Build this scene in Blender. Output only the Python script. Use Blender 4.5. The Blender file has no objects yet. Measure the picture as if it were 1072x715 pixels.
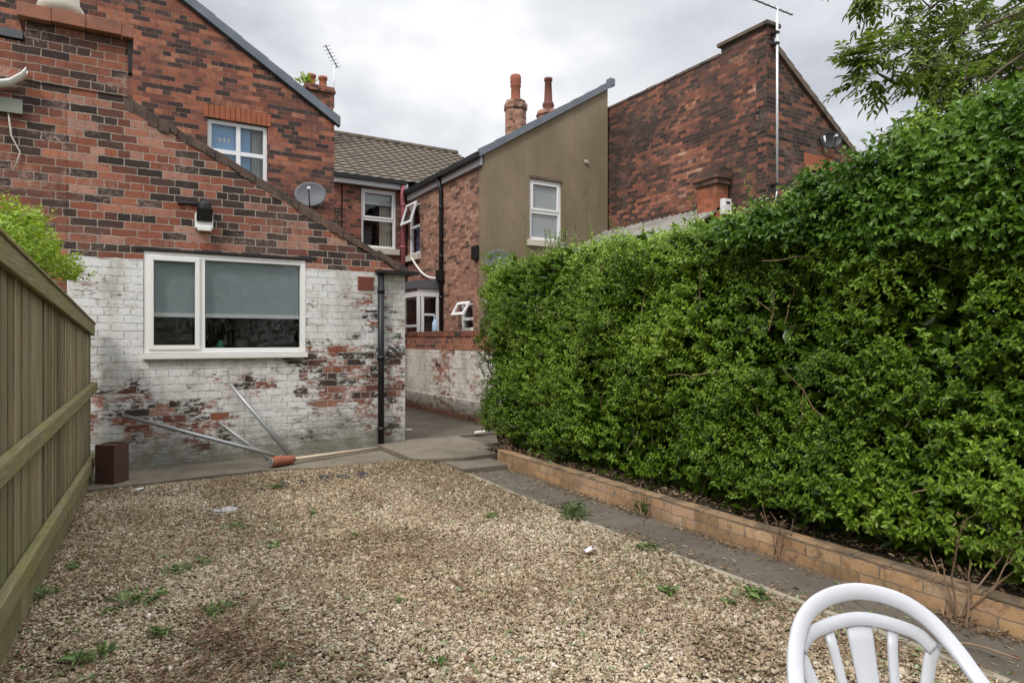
import bpy, bmesh, math, random
import numpy as np
from mathutils import Vector, Matrix, noise as mnoise
from mathutils.geometry import tessellate_polygon

random.seed(7)
rng = np.random.default_rng(7)
S = bpy.context.scene
COL = S.collection
R = math.radians

# ------------------------------------------------------------------ node helpers
class NT:
    def __init__(self, name):
        self.m = bpy.data.materials.new(name)
        self.m.use_nodes = True
        self.t = self.m.node_tree
        self.t.nodes.clear()
        self.out = self.t.nodes.new('ShaderNodeOutputMaterial')
    def n(self, typ, **kw):
        nd = self.t.nodes.new(typ)
        for k, v in kw.items():
            if k.startswith('i_'):
                key = k[2:]
                key = int(key) if key.isdigit() else key.replace('_', ' ')
                self.put(nd.inputs[key], v)
            else:
                setattr(nd, k, v)
        return nd
    def put(self, sock, v):
        if isinstance(v, bpy.types.NodeSocket):
            self.t.links.new(v, sock)
        elif isinstance(v, bpy.types.Node):
            self.t.links.new(v.outputs[0], sock)
        else:
            if sock.type == 'RGBA' and isinstance(v, (tuple, list)) and len(v) == 3:
                v = (*v, 1)
            sock.default_value = v
    def math(self, op, a, b=0.0, clamp=False):
        nd = self.t.nodes.new('ShaderNodeMath'); nd.operation = op; nd.use_clamp = clamp
        self.put(nd.inputs[0], a); self.put(nd.inputs[1], b)
        return nd.outputs[0]
    def mix(self, f, a, b, mode='MIX'):
        nd = self.t.nodes.new('ShaderNodeMix'); nd.data_type = 'RGBA'; nd.blend_type = mode
        self.put(nd.inputs[0], f); self.put(nd.inputs[6], a); self.put(nd.inputs[7], b)
        return nd.outputs[2]
    def ramp(self, f, stops, interp='LINEAR'):
        nd = self.t.nodes.new('ShaderNodeValToRGB'); cr = nd.color_ramp; cr.interpolation = interp
        while len(cr.elements) < len(stops): cr.elements.new(0.5)
        for e, (p, c) in zip(cr.elements, stops):
            e.position = p
            e.color = (*c, 1) if isinstance(c, (tuple, list)) else (c, c, c, 1)
        self.put(nd.inputs[0], f)
        return nd.outputs[0]
    def step(self, f, a, b):
        nd = self.t.nodes.new('ShaderNodeMapRange'); nd.clamp = True
        nd.interpolation_type = 'SMOOTHSTEP'
        self.put(nd.inputs[0], f); self.put(nd.inputs[1], a); self.put(nd.inputs[2], b)
        return nd.outputs[0]
    def obj(self):
        return self.t.nodes.new('ShaderNodeTexCoord').outputs['Object']
    def noise(self, vec, scale, detail=4, rough=.55, dist=0):
        nd = self.t.nodes.new('ShaderNodeTexNoise')
        self.put(nd.inputs['Vector'], vec); nd.inputs['Scale'].default_value = scale
        nd.inputs['Detail'].default_value = detail; nd.inputs['Roughness'].default_value = rough
        nd.inputs['Distortion'].default_value = dist
        return nd.outputs['Fac']
    def scale(self, vec, sc):
        nd = self.t.nodes.new('ShaderNodeVectorMath'); nd.operation = 'MULTIPLY'
        self.put(nd.inputs[0], vec); nd.inputs[1].default_value = sc
        return nd.outputs[0]
    def bump(self, h, strength=1, dist=.01, normal=None):
        nd = self.t.nodes.new('ShaderNodeBump')
        nd.inputs['Strength'].default_value = strength; nd.inputs['Distance'].default_value = dist
        self.put(nd.inputs['Height'], h)
        if normal is not None: self.put(nd.inputs['Normal'], normal)
        return nd.outputs[0]
    def principled(self, col, rough=.8, normal=None, spec=.5, metal=0, **kw):
        b = self.t.nodes.new('ShaderNodeBsdfPrincipled')
        self.put(b.inputs['Base Color'], col); self.put(b.inputs['Roughness'], rough)
        b.inputs['Specular IOR Level'].default_value = spec
        b.inputs['Metallic'].default_value = metal
        if normal is not None: self.put(b.inputs['Normal'], normal)
        self.t.links.new(b.outputs[0], self.out.inputs[0])
        return b

def simple(name, col, rough=.6, var=.15, vscale=6, bump=.0, bscale=60, spec=.4, metal=0, stretch=(1, 1, 1), dirt=None):
    k = NT(name); o = k.scale(k.obj(), stretch)
    n = k.noise(o, vscale, 5)
    c = k.mix(n, tuple(x*(1-var) for x in col), tuple(min(1, x*(1+var)) for x in col))
    if dirt:
        d = k.step(k.noise(o, vscale*.45, 6, .65), dirt[1], dirt[1]+.18)
        c = k.mix(k.math('MULTIPLY', d, dirt[2]), c, dirt[0])
    nm = k.bump(k.noise(o, bscale, 5, .6), .6, bump) if bump else None
    k.principled(c, rough, nm, spec, metal)
    return k.m

def wall_uv(k):
    """u along the wall, v up it, chosen by the wall's own direction"""
    o = k.obj()
    sx = k.n('ShaderNodeSeparateXYZ', i_0=o)
    g = k.t.nodes.new('ShaderNodeNewGeometry')
    gn = k.n('ShaderNodeSeparateXYZ', i_0=g.outputs['True Normal'])
    side = k.math('GREATER_THAN', k.math('ABSOLUTE', gn.outputs[0]), .5)
    top = k.math('GREATER_THAN', k.math('ABSOLUTE', gn.outputs[2]), .7)
    u = k.math('ADD', k.math('MULTIPLY', sx.outputs[1], side), k.math('MULTIPLY', sx.outputs[0], k.math('SUBTRACT', 1, side)))
    v = k.math('ADD', k.math('MULTIPLY', sx.outputs[1], top), k.math('MULTIPLY', sx.outputs[2], k.math('SUBTRACT', 1, top)))
    return o, sx, u, v

def brick_mat(name, stops, mortar, row=.083, bw=.238, header=4, mort=.0055, paint=None, grime=None, patch=None, tint=(1, 1, 1), boff=0.0, bright=1.0, salt=.35, pale=.55):
    k = NT(name)
    o, sx, u, v = wall_uv(k)
    wob = k.noise(o, 9, 3); wob2 = k.noise(k.scale(o, (1.3, 1.1, .9)), 30, 3)
    u2 = k.math('ADD', u, k.math('MULTIPLY', k.math('SUBTRACT', wob2, .5), .022))
    v2 = k.math('ADD', k.math('ADD', v, boff), k.math('ADD', k.math('MULTIPLY', k.math('SUBTRACT', wob, .5), .026), k.math('MULTIPLY', k.math('SUBTRACT', wob2, .5), .013)))
    uv = k.n('ShaderNodeCombineXYZ', i_0=u2, i_1=v2)
    bt = k.t.nodes.new('ShaderNodeTexBrick')
    k.put(bt.inputs['Vector'], uv.outputs[0])
    bt.inputs['Color1'].default_value = (0, 0, 0, 1); bt.inputs['Color2'].default_value = (1, 1, 1, 1)
    bt.inputs['Mortar'].default_value = (.5, .5, .5, 1)
    bt.inputs['Scale'].default_value = 1; bt.inputs['Mortar Size'].default_value = mort
    bt.inputs['Mortar Smooth'].default_value = .35; bt.inputs['Bias'].default_value = 0
    bt.inputs['Brick Width'].default_value = bw; bt.inputs['Row Height'].default_value = row
    bt.offset = .5; bt.offset_frequency = 2; bt.squash = .5 if header else 1; bt.squash_frequency = header or 2
    sep = k.n('ShaderNodeSeparateColor', i_0=bt.outputs['Color'])
    rnd = sep.outputs[0]; mf = bt.outputs['Fac']
    wn = k.t.nodes.new('ShaderNodeTexWhiteNoise'); wn.noise_dimensions = '1D'
    k.put(wn.inputs['W'], k.math('MULTIPLY', rnd, 913.7))
    rnd2 = wn.outputs['Value']
    big = k.noise(o, .9, 4); mid = k.noise(o, 5, 4); fine = k.noise(o, 45, 5, .65)
    f = rnd
    if patch is not None:      # patches of cleaner / sootier brick
        f = k.math('ADD', k.math('MULTIPLY', rnd, 1-patch), k.math('MULTIPLY', k.step(k.noise(o, .75, 4, .6), .36, .64), patch))
    f = k.math('ADD', f, k.math('MULTIPLY', k.math('SUBTRACT', mid, .5), .16))
    col = k.ramp(f, stops)
    col = k.mix(k.math('MULTIPLY', k.math('SUBTRACT', rnd2, .0), .45), col, (tint[0]*.5, tint[1]*.5, tint[2]*.5), 'MULTIPLY') if False else col
    val = k.math('ADD', .72, k.math('ADD', k.math('MULTIPLY', fine, .36), k.math('MULTIPLY', rnd2, .24)))
    hv = k.n('ShaderNodeHueSaturation', i_Color=col, i_Value=k.math('MULTIPLY', val, bright), i_Saturation=1.0)
    col = hv.outputs[0]
    # soot and stains on single faces
    st = k.math('MULTIPLY', k.step(k.noise(o, 16, 5, .7), .50, .70), .62)
    col = k.mix(st, col, (.060, .042, .036))
    ef = k.math('MULTIPLY', k.math('MULTIPLY', k.step(k.noise(k.scale(o, (1, 1, 1.7)), 1.5, 3, .6), .50, .66), k.step(k.noise(o, 24, 5, .72), .40, .66)), salt)
    col = k.mix(ef, col, (.44, .31, .26))
    ms = k.noise(o, 3.1, 4)
    sc_ = k.math('MULTIPLY', k.step(k.noise(k.scale(o, (1, 1, 1.6)), 30, 5, .75), .52, .66), .34)
    col = k.mix(sc_, col, (.19, .10, .072))
    wz = k.step(k.noise(k.scale(o, (1, 1, .8)), .85, 5, .65), .46, .68)
    col = k.mix(k.math('MULTIPLY', wz, .42), col, k.mix(fine, (.05, .036, .032), (.12, .075, .06)))
    run = k.math('MULTIPLY', k.step(k.noise(k.scale(o, (3.2, 3.2, .28)), 1.6, 5, .62), .50, .70), .38)
    col = k.mix(run, col, (.060, .044, .038))
    mcol = k.mix(ms, tuple(c*.62 for c in mortar), mortar)
    hole = k.math('MULTIPLY', k.step(k.noise(o, 13, 4, .6), .58, .66), .85)
    mcol = k.mix(hole, mcol, tuple(c*.22 for c in mortar))
    col = k.mix(mf, col, mcol)
    rough = .88
    h = k.math('SUBTRACT', k.math('ADD', k.math('MULTIPLY', fine, .42), k.math('MULTIPLY', rnd2, .25)), k.math('MULTIPLY', mf, 1.0))
    if grime:
        gz0, gz1, gc, ga = grime
        g = k.math('MULTIPLY', k.step(k.math('ADD', sx.outputs[2], k.math('MULTIPLY', k.math('SUBTRACT', big, .5), .9)), gz1, gz0), ga)
        col = k.mix(g, col, gc)
    if paint:
        zt, cover, pcol, zlow = paint['top'], paint['cover'], paint['col'], paint.get('low', -9)
        n1 = k.noise(o, paint.get('s1', 1.15), 4, .6)
        n2 = k.noise(k.scale(o, (.55, .55, 1.25)), 11, 6, .68)
        n3 = k.noise(k.scale(o, (.5, .5, 1.6)), 38, 5, .7)
        c = k.math('ADD', k.math('ADD', k.math('MULTIPLY', n1, .75), k.math('MULTIPLY', n2, .62)), k.math('ADD', k.math('MULTIPLY', n3, .48), k.math('ADD', .05, k.math('MULTIPLY', rnd2, .10))))
        if 'bare' in paint:      # weather-beaten areas where most paint has gone (x, z, radius, amount)
            for bx, bz, br, ba, bsz in paint['bare']:
                axis = sx.outputs[paint.get('axis', 0)]
                dx = k.math('MULTIPLY', k.math('SUBTRACT', axis, bx), 1/br); dz = k.math('MULTIPLY', k.math('SUBTRACT', sx.outputs[2], bz), 1/bsz)
                d = k.math('SQRT', k.math('ADD', k.math('MULTIPLY', dx, dx), k.math('MULTIPLY', dz, dz)))
                c = k.math('SUBTRACT', c, k.math('MULTIPLY', k.step(d, 1.2, .2), ba))
        m = k.math('ADD', k.math('MULTIPLY', k.step(c, cover-.012, cover+.012), .60), k.math('MULTIPLY', k.step(c, cover-.06, cover+.12), .40))
        edge = k.math('ADD', sx.outputs[2], k.math('MULTIPLY', k.math('SUBTRACT', n3, .5), .03))
        m = k.math('MULTIPLY', m, k.math('LESS_THAN', edge, zt))
        if zlow > -5: m = k.math('MULTIPLY', m, k.step(k.math('ADD', edge, k.math('MULTIPLY', n2, .3)), zlow, zlow+.1))
        # paint is lost and dirty in joints
        m = k.math('MULTIPLY', m, k.math('SUBTRACT', 1, k.math('MULTIPLY', k.step(k.math('ADD', k.math('MULTIPLY', mf, .30), k.math('ADD', k.math('MULTIPLY', n3, .7), k.math('MULTIPLY', n2, .3))), .82, .87), .85)))
        dirt = k.step(k.noise(k.scale(o, (1, 1, .5)), 2.3, 6, .68), .42, .72)
        pc = k.mix(dirt, pcol, tuple(x*y for x, y in zip(pcol, (.62, .60, .55))))
        pc = k.mix(k.math('MULTIPLY', k.step(n3, .50, .68), .45), pc, tuple(x*y for x, y in zip(pcol, (.42, .40, .35))))
        blot = k.step(k.noise(k.scale(o, (.8, .8, 1.2)), 6.5, 6, .72), .50, .66)
        pc = k.mix(k.math('MULTIPLY', blot, .42), pc, tuple(x*y for x, y in zip(pcol, (.50, .47, .42))))
        jc = k.math('MULTIPLY', mf, k.step(k.noise(k.scale(o, (.7, .7, 2.2)), 8, 5, .7), .48, .58))
        pc = k.mix(k.math('MULTIPLY', jc, .5), pc, (.10, .088, .07))
        low = k.step(k.math('ADD', sx.outputs[2], k.math('MULTIPLY', k.math('SUBTRACT', n2, .5), 1.1)), .62, .0)
        pc = k.mix(k.math('MULTIPLY', low, .72), pc, (.155, .145, .095))
        col = k.mix(m, col, pc)
        col = k.mix(k.math('MULTIPLY', low, .35), col, (.09, .085, .06))
        h = k.math('ADD', k.math('MULTIPLY', h, k.math('SUBTRACT', 1, k.math('MULTIPLY', m, .35))), k.math('MULTIPLY', m, .55))
    nm = k.bump(h, .75, .008)
    k.principled(col, rough, nm, .25)
    return k.m

def leaf_mat(name, stops, rough=.4, trans=.25, spec=.5):
    k = NT(name)
    a = k.t.nodes.new('ShaderNodeAttribute'); a.attribute_name = 'rnd'
    col = k.ramp(a.outputs['Fac'], stops)
    n = k.noise(k.obj(), 40, 2)
    hv = k.n('ShaderNodeHueSaturation', i_Color=col, i_Value=k.math('ADD', .75, k.math('MULTIPLY', n, .5)))
    b = k.principled(hv.outputs[0], rough, None, spec)
    tr = k.t.nodes.new('ShaderNodeBsdfTranslucent')
    k.put(tr.inputs[0], k.mix(.5, hv.outputs[0], (.25, .40, .04), 'ADD') if False else hv.outputs[0])
    mx = k.t.nodes.new('ShaderNodeMixShader'); mx.inputs[0].default_value = trans
    k.t.links.new(b.outputs[0], mx.inputs[1]); k.t.links.new(tr.outputs[0], mx.inputs[2])
    k.t.links.new(mx.outputs[0], k.out.inputs[0])
    return k.m

# ------------------------------------------------------------------ mesh helpers
class MB:
    def __init__(self): self.v = []; self.f = []; self.sm = []
    def add(self, vs, fs, smooth=False):
        o = len(self.v); self.v += [tuple(p) for p in vs]
        self.f += [tuple(i+o for i in f) for f in fs]; self.sm += [smooth]*len(fs)
    def box(self, x0, x1, y0, y1, z0, z1):
        v = [(x, y, z) for z in (z0, z1) for y in (y0, y1) for x in (x0, x1)]
        self.add(v, [(0, 2, 3, 1), (4, 5, 7, 6), (0, 1, 5, 4), (2, 6, 7, 3), (0, 4, 6, 2), (1, 3, 7, 5)])
    def obox(self, c, ax, ay, az, sx, sy, sz):
        c = Vector(c); v = []
        for k in (-.5, .5):
            for j in (-.5, .5):
                for i in (-.5, .5): v.append(c+ax*(i*sx)+ay*(j*sy)+az*(k*sz))
        self.add(v, [(0, 2, 3, 1), (4, 5, 7, 6), (0, 1, 5, 4), (2, 6, 7, 3), (0, 4, 6, 2), (1, 3, 7, 5)])
    def bar(self, a, b, w, h, up=(0, 0, 1)):
        a = Vector(a); b = Vector(b); d = (b-a); L = d.length; d.normalize()
        s = d.cross(Vector(up)); s.normalize(); u = s.cross(d)
        self.obox((a+b)/2, d, s, u, L, w, h)
    def prism(self, poly, axis, a, b, holes=()):
        """poly in the plane across `axis` ('Y': (x,z), 'X': (y,z), 'Z': (x,y)) pulled from a to b, with through holes"""
        def P(p, t):
            return {'Y': (p[0], t, p[1]), 'X': (t, p[0], p[1]), 'Z': (p[0], p[1], t)}[axis]
        loops = [list(poly)]+[list(h) for h in holes]
        flat = [p for l in loops for p in l]
        tris = tessellate_polygon([[Vector((p[0], p[1], 0)) for p in l] for l in loops])
        n = len(flat)
        vs = [P(p, a) for p in flat]+[P(p, b) for p in flat]
        fs = [tuple(t) for t in tris]+[tuple(i+n for i in reversed(t)) for t in tris]
        o = 0
        for l in loops:
            m = len(l)
            for i in range(m):
                j = (i+1) % m; fs.append((o+i, o+j, o+j+n, o+i+n))
            o += m
        self.add(vs, fs)
    def tube(self, pts, rad, seg=8, cap=True, smooth=True):
        pts = [Vector(p) for p in pts]
        rad = rad if isinstance(rad, (list, tuple)) else [rad]*len(pts)
        vs = []; fs = []; prev = None
        for i, p in enumerate(pts):
            d = (pts[min(i+1, len(pts)-1)]-pts[max(i-1, 0)]).normalized()
            if prev is None:
                s = d.cross(Vector((0, 0, 1)))
                if s.length < 1e-3: s = Vector((1, 0, 0))
            else: s = prev-d*prev.dot(d)
            s.normalize(); prev = s; u = d.cross(s)
            for q in range(seg):
                t = 2*math.pi*q/seg; vs.append(p+(s*math.cos(t)+u*math.sin(t))*rad[i])
        for i in range(len(pts)-1):
            for q in range(seg):
                r = (q+1) % seg; fs.append((i*seg+q, i*seg+r, (i+1)*seg+r, (i+1)*seg+q))
        self.add(vs, fs, smooth)
        if cap:
            o = len(pts)-1
            self.add(vs[:seg], [tuple(range(seg))[::-1]]); self.add(vs[o*seg:], [tuple(range(seg))])
    def lathe(self, c, prof, seg=20, smooth=True):
        vs = []; fs = []
        for r, z in prof:
            for q in range(seg):
                t = 2*math.pi*q/seg; vs.append((c[0]+r*math.cos(t), c[1]+r*math.sin(t), c[2]+z))
        for i in range(len(prof)-1):
            for q in range(seg):
                r = (q+1) % seg; fs.append((i*seg+q, i*seg+r, (i+1)*seg+r, (i+1)*seg+q))
        self.add(vs, fs, smooth)
        self.add(vs[:seg], [tuple(range(seg))[::-1]]); self.add(vs[-seg:], [tuple(range(seg))])
    def ribbon(self, pts, side, width, thick):
        """swept strip with rounded edges; side = per-point width direction"""
        pts = [Vector(p) for p in pts]; n = len(pts)
        sec = [(-.5, -.2), (-.42, -.5), (.42, -.5), (.5, -.2), (.5, .2), (.42, .5), (-.42, .5), (-.5, .2)]
        vs = []; fs = []
        for i, p in enumerate(pts):
            d = (pts[min(i+1, n-1)]-pts[max(i-1, 0)]).normalized()
            s = Vector(side[i]); s = (s-d*s.dot(d)).normalized(); u = d.cross(s)
            w = width[i] if isinstance(width, (list, tuple)) else width
            for a, b in sec: vs.append(p+s*(a*w)+u*(b*thick))
        m = len(sec)
        for i in range(n-1):
            for q in range(m):
                r = (q+1) % m; fs.append((i*m+q, i*m+r, (i+1)*m+r, (i+1)*m+q))
        self.add(vs, fs, True); self.add(vs[:m], [tuple(range(m))[::-1]]); self.add(vs[-m:], [tuple(range(m))])
    def build(self, name, mat, parent=None, bevel=0, fix=True):
        me = bpy.data.meshes.new(name)
        me.from_pydata(self.v, [], self.f)
        me.polygons.foreach_set('use_smooth', self.sm)
        if fix or bevel:
            bm = bmesh.new(); bm.from_mesh(me)
            bmesh.ops.remove_doubles(bm, verts=bm.verts, dist=1e-5) if not bevel else None
            bmesh.ops.recalc_face_normals(bm, faces=bm.faces)
            if bevel:
                es = [e for e in bm.edges if len(e.link_faces) == 2 and e.calc_face_angle(0) > .6]
                bmesh.ops.bevel(bm, geom=es, offset=bevel, segments=2, affect='EDGES', profile=.6)
            bm.to_mesh(me); bm.free()
        return link(name, me, mat, parent)

def link(name, me, mat, parent=None):
    me.materials.append(mat)
    o = bpy.data.objects.new(name, me); COL.objects.link(o)
    if parent is not None: attach(o, parent)
    return o
def world_of(o):
    m = o.matrix_basis.copy()
    return (world_of(o.parent) @ o.matrix_parent_inverse @ m) if o.parent else m
def attach(o, p):
    o.parent = p; o.matrix_parent_inverse = world_of(p).inverted()
def tag(o, label=None, cat=None, group=None, kind=None):
    if label: o['label'] = label
    if cat: o['category'] = cat
    if group: o['group'] = group
    if kind: o['kind'] = kind
    return o
def thing(name, loc, label, cat, group=None):
    o = bpy.data.objects.new(name, None); COL.objects.link(o); o.location = loc
    o.empty_display_size = .2
    return tag(o, label, cat, group)

def np_mesh(name, V, F, mat, parent=None, attr=None, smooth=False):
    """V (n,3), F (m,k) same-size faces"""
    me = bpy.data.meshes.new(name)
    me.vertices.add(len(V)); me.vertices.foreach_set('co', np.ascontiguousarray(V, dtype=np.float32).ravel())
    k = F.shape[1]
    me.loops.add(F.size); me.loops.foreach_set('vertex_index', np.ascontiguousarray(F, dtype=np.int32).ravel())
    me.polygons.add(len(F)); me.polygons.foreach_set('loop_start', np.arange(0, F.size, k, dtype=np.int32))
    if smooth: me.polygons.foreach_set('use_smooth', np.ones(len(F), dtype=bool))
    me.update(calc_edges=True)
    if attr is not None:
        a = me.attributes.new('rnd', 'FLOAT', 'POINT'); a.data.foreach_set('value', np.ascontiguousarray(attr, dtype=np.float32))
    return link(name, me, mat, parent)

def norm(a): return a/np.maximum(np.linalg.norm(a, axis=1, keepdims=True), 1e-9)

def leaves(name, P, D, N, L, W, rnd, mat, parent=None, fold=.12, droop=.12):
    """many small folded, pointed leaves: base P, direction D, face normal N"""
    n = len(P)
    D = norm(D); Sd = norm(np.cross(D, N)); N = np.cross(Sd, D)
    L = L[:, None]; W = W[:, None]
    b = P
    m = P+D*L*.5-N*L*fold*.4
    t = P+D*L-N*L*droop
    l1 = P+D*L*.24+Sd*W*.36+N*W*fold; l2 = P+D*L*.62+Sd*W*.40+N*W*fold
    r1 = P+D*L*.24-Sd*W*.36+N*W*fold; r2 = P+D*L*.62-Sd*W*.40+N*W*fold
    V = np.stack([b, m, t, l1, l2, r1, r2], 1).reshape(-1, 3)
    base = np.arange(n)[:, None]*7
    T = np.array([[0, 1, 3], [3, 1, 4], [4, 1, 2], [0, 5, 1], [5, 6, 1], [6, 2, 1]])
    F = (base[:, :, None]+T[None]).reshape(-1, 3)
    return np_mesh(name, V, F, mat, parent, np.repeat(rnd, 7))

# ------------------------------------------------------------------ materials
RED = [(0, (.030, .023, .022)), (.31, (.056, .040, .035)), (.40, (.12, .052, .040)), (.54, (.225, .076, .048)), (.68, (.31, .100, .056)), (.82, (.36, .15, .10)), (1, (.42, .23, .175))]
RED_FAR = [(0, (.040, .028, .027)), (.26, (.068, .044, .040)), (.36, (.15, .060, .044)), (.6, (.255, .088, .055)), (.85, (.345, .122, .070)), (1, (.39, .165, .10))]
YARD = [(0, (.09, .055, .045)), (.08, (.13, .075, .058)), (.16, (.24, .115, .078)), (.6, (.37, .185, .125)), (1, (.47, .27, .185))]
SOOT = [(0, (.030, .021, .019)), (.34, (.062, .040, .033)), (.48, (.115, .058, .044)), (.62, (.19, .078, .052)), (.78, (.31, .112, .066)), (.92, (.38, .165, .10)), (1, (.48, .34, .26))]
M = {}
M['brick_ext'] = brick_mat('painted_old_brick', RED, (.46, .40, .33), salt=.5, paint=dict(top=2.262, cover=.896, col=(.74, .73, .71),
    bare=[(2.45, .95, .80, .22, .60), (1.25, .88, .42, .15, .20), (.15, .80, .5, .12, .35), (2.55, 2.0, .5, .10, .25), (.5, .50, .9, .10, .3), (3.02, .9, .2, .12, .9)]))
M['brick_up'] = brick_mat('red_brick_dark_headers', RED_FAR, (.30, .215, .17), row=.076, bw=.226, mort=.0038, salt=.25)
M['brick_left'] = brick_mat('orange_brick_old', RED_FAR, (.42, .34, .28), row=.083, salt=1.0)
M['brick_yard'] = brick_mat('warm_orange_brick', YARD, (.36, .28, .22), row=.081, header=4, mort=.0048)
M['brick_main'] = brick_mat('red_brick_rear', [(0, (.04, .026, .024)), (.3, (.06, .036, .03)), (.38, (.19, .065, .045)), (1, (.33, .115, .07))], (.25, .19, .16), row=.081, mort=.0045)
M['brick_soot'] = brick_mat('sooty_brick', SOOT, (.17, .135, .115), row=.075, bw=.225, patch=.36, mort=.0045, salt=.22)
M['brick_soot_front'] = brick_mat('sooty_brick_end', [(0, (.018, .014, .013)), (.50, (.055, .038, .032)), (.68, (.105, .055, .042)), (.84, (.22, .08, .05)), (1, (.33, .12, .07))], (.20, .165, .14), row=.078, mort=.0045)
M['brick_clean'] = brick_mat('clean_orange_brick', [(0, (.30, .09, .04)), (.5, (.42, .125, .055)), (1, (.48, .17, .085))], (.22, .17, .13), row=.083)
M['brick_bound'] = brick_mat('boundary_brick', [(0, (.10, .045, .032)), (.3, (.28, .10, .055)), (1, (.40, .17, .10))], (.36, .31, .26), paint=dict(top=1.22, cover=.885, col=(.70, .66, .60), axis=1, low=.30, bare=[(9.2, .6, .9, .12, .3), (11, .95, 1.6, .08, .3)]))
M['brick_planter'] = brick_mat('buff_planter_brick', [(0, (.33, .20, .105)), (.35, (.43, .265, .14)), (.7, (.48, .30, .155)), (1, (.52, .37, .23))], (.30, .255, .20), row=.073, bw=.228, header=0, mort=.004, salt=.7, grime=(-.02, .12, (.15, .10, .06), .5))
M['soldier'] = simple('orange_lintel_brick', (.33, .105, .05), .85, .35, 9, .004, 60)
M['coping_cement'] = simple('weathered_cement', (.155, .115, .09), .9, .5, 7, .014, 25, dirt=((.05, .042, .036), .46, .85))
M['coping_brick'] = simple('weathered_coping_brick', (.13, .085, .066), .92, .6, 5, .012, 30, dirt=((.05, .042, .037), .44, .85))
M['sandstone'] = simple('red_sandstone', (.30, .13, .085), .9, .35, 5, .008, 22, dirt=((.09, .06, .05), .52, .8))
M['stone_pot'] = simple('pale_stone_pot', (.50, .46, .38), .9, .25, 8, .01, 20, dirt=((.10, .09, .06), .5, .8))
M['terracotta'] = simple('terracotta', (.30, .105, .06), .85, .35, 8, .004, 40)
M['clay_dark'] = simple('dark_clay', (.16, .06, .045), .85, .3, 9, .004, 40)
M['verge'] = simple('lead_grey_verge', (.15, .17, .20), .55, .35, 5, .003, 30)
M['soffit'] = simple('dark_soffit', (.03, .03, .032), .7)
M['slate'] = simple('slate', (.10, .105, .115), .6, .3, 4, .004, 20)
M['tile'] = simple('brown_concrete_tile', (.125, .100, .075), .85, .38, 3.5, .004, 30, dirt=((.06, .05, .038), .5, .6))
M['upvc'] = simple('white_upvc', (.82, .82, .81), .35, .03, 3, spec=.5)
M['upvc_old'] = simple('weathered_white_frame', (.80, .79, .76), .45, .06, 6, dirt=((.5, .48, .42), .58, .5))
M['sill'] = simple('painted_sill', (.76, .74, .70), .6, .08, 5, dirt=((.42, .38, .30), .55, .5))
M['stone_sill'] = simple('stone_sill', (.55, .50, .42), .8, .15, 5, .003, 40)
M['white_board'] = simple('white_fascia', (.74, .75, .77), .5, .05, 3)
M['black_plastic'] = simple('black_plastic', (.012, .012, .013), .45, .2, 5)
M['pink_pipe'] = simple('faded_red_pipe', (.36, .11, .13), .6, .2, 4)
M['grey_metal'] = simple('galvanised_pipe', (.36, .37, .37), .45, .2, 6, metal=.55, dirt=((.20, .17, .13), .55, .6))
M['mast'] = simple('aluminium_mast', (.75, .76, .77), .4, .05, 6, metal=.3)
M['dish'] = simple('grey_dish', (.115, .118, .128), .6, .2, 6, .001, 90)
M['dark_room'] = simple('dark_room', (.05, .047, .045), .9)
M['blind'] = simple('grey_green_blind', (.37, .445, .46), .8, .04, 20)
M['curtain'] = simple('cream_curtain', (.55, .50, .42), .9, .15, 8)
M['sky_reflection_blue'] = simple('painted_sky_reflection', (.27, .50, .82), .85, .08, 8)  # bluish sky reflection of window glass, painted as the sheet's own colour
M['white_net'] = simple('white_net', (.58, .60, .60), .9, .06, 10)
M['bright_net'] = simple('bright_net', (.80, .82, .85), .9, .06, 10)
M['black_timber'] = simple('tarred_lintel', (.028, .025, .024), .8, .4, 7, .006, 25)
M['vent_clay'] = simple('clay_airbrick', (.25, .075, .045), .85, .25, 20, .003, 60)
M['soil'] = simple('dark_soil', (.070, .054, .040), .95, .5, 9, .03, 30, dirt=((.13, .10, .07), .5, .7))
M['bark'] = simple('grey_brown_bark', (.11, .085, .06), .9, .4, 12, .01, 40)
M['dead_wood'] = simple('dead_twig', (.28, .19, .12), .9, .35, 30)
M['pale_wood'] = simple('pale_handle_wood', (.52, .43, .31), .75, .2, 5, .002, 60, stretch=(1, 1, 8))
M['wood_brown'] = simple('dark_brown_box', (.085, .04, .034), .6, .25, 8, .003, 50)
M['plastic_white'] = simple('white_garden_plastic', (.53, .54, .57), .36, .05, 9, .0008, 90, spec=.5, dirt=((.40, .385, .34), .56, .45))
M['black_sheet'] = simple('black_membrane', (.035, .037, .045), .5, .4, 9, .01, 25)
M['limestone'] = simple('pale_limestone', (.40, .385, .37), .85, .12, 9, .006, 40)
M['render'] = None

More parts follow.
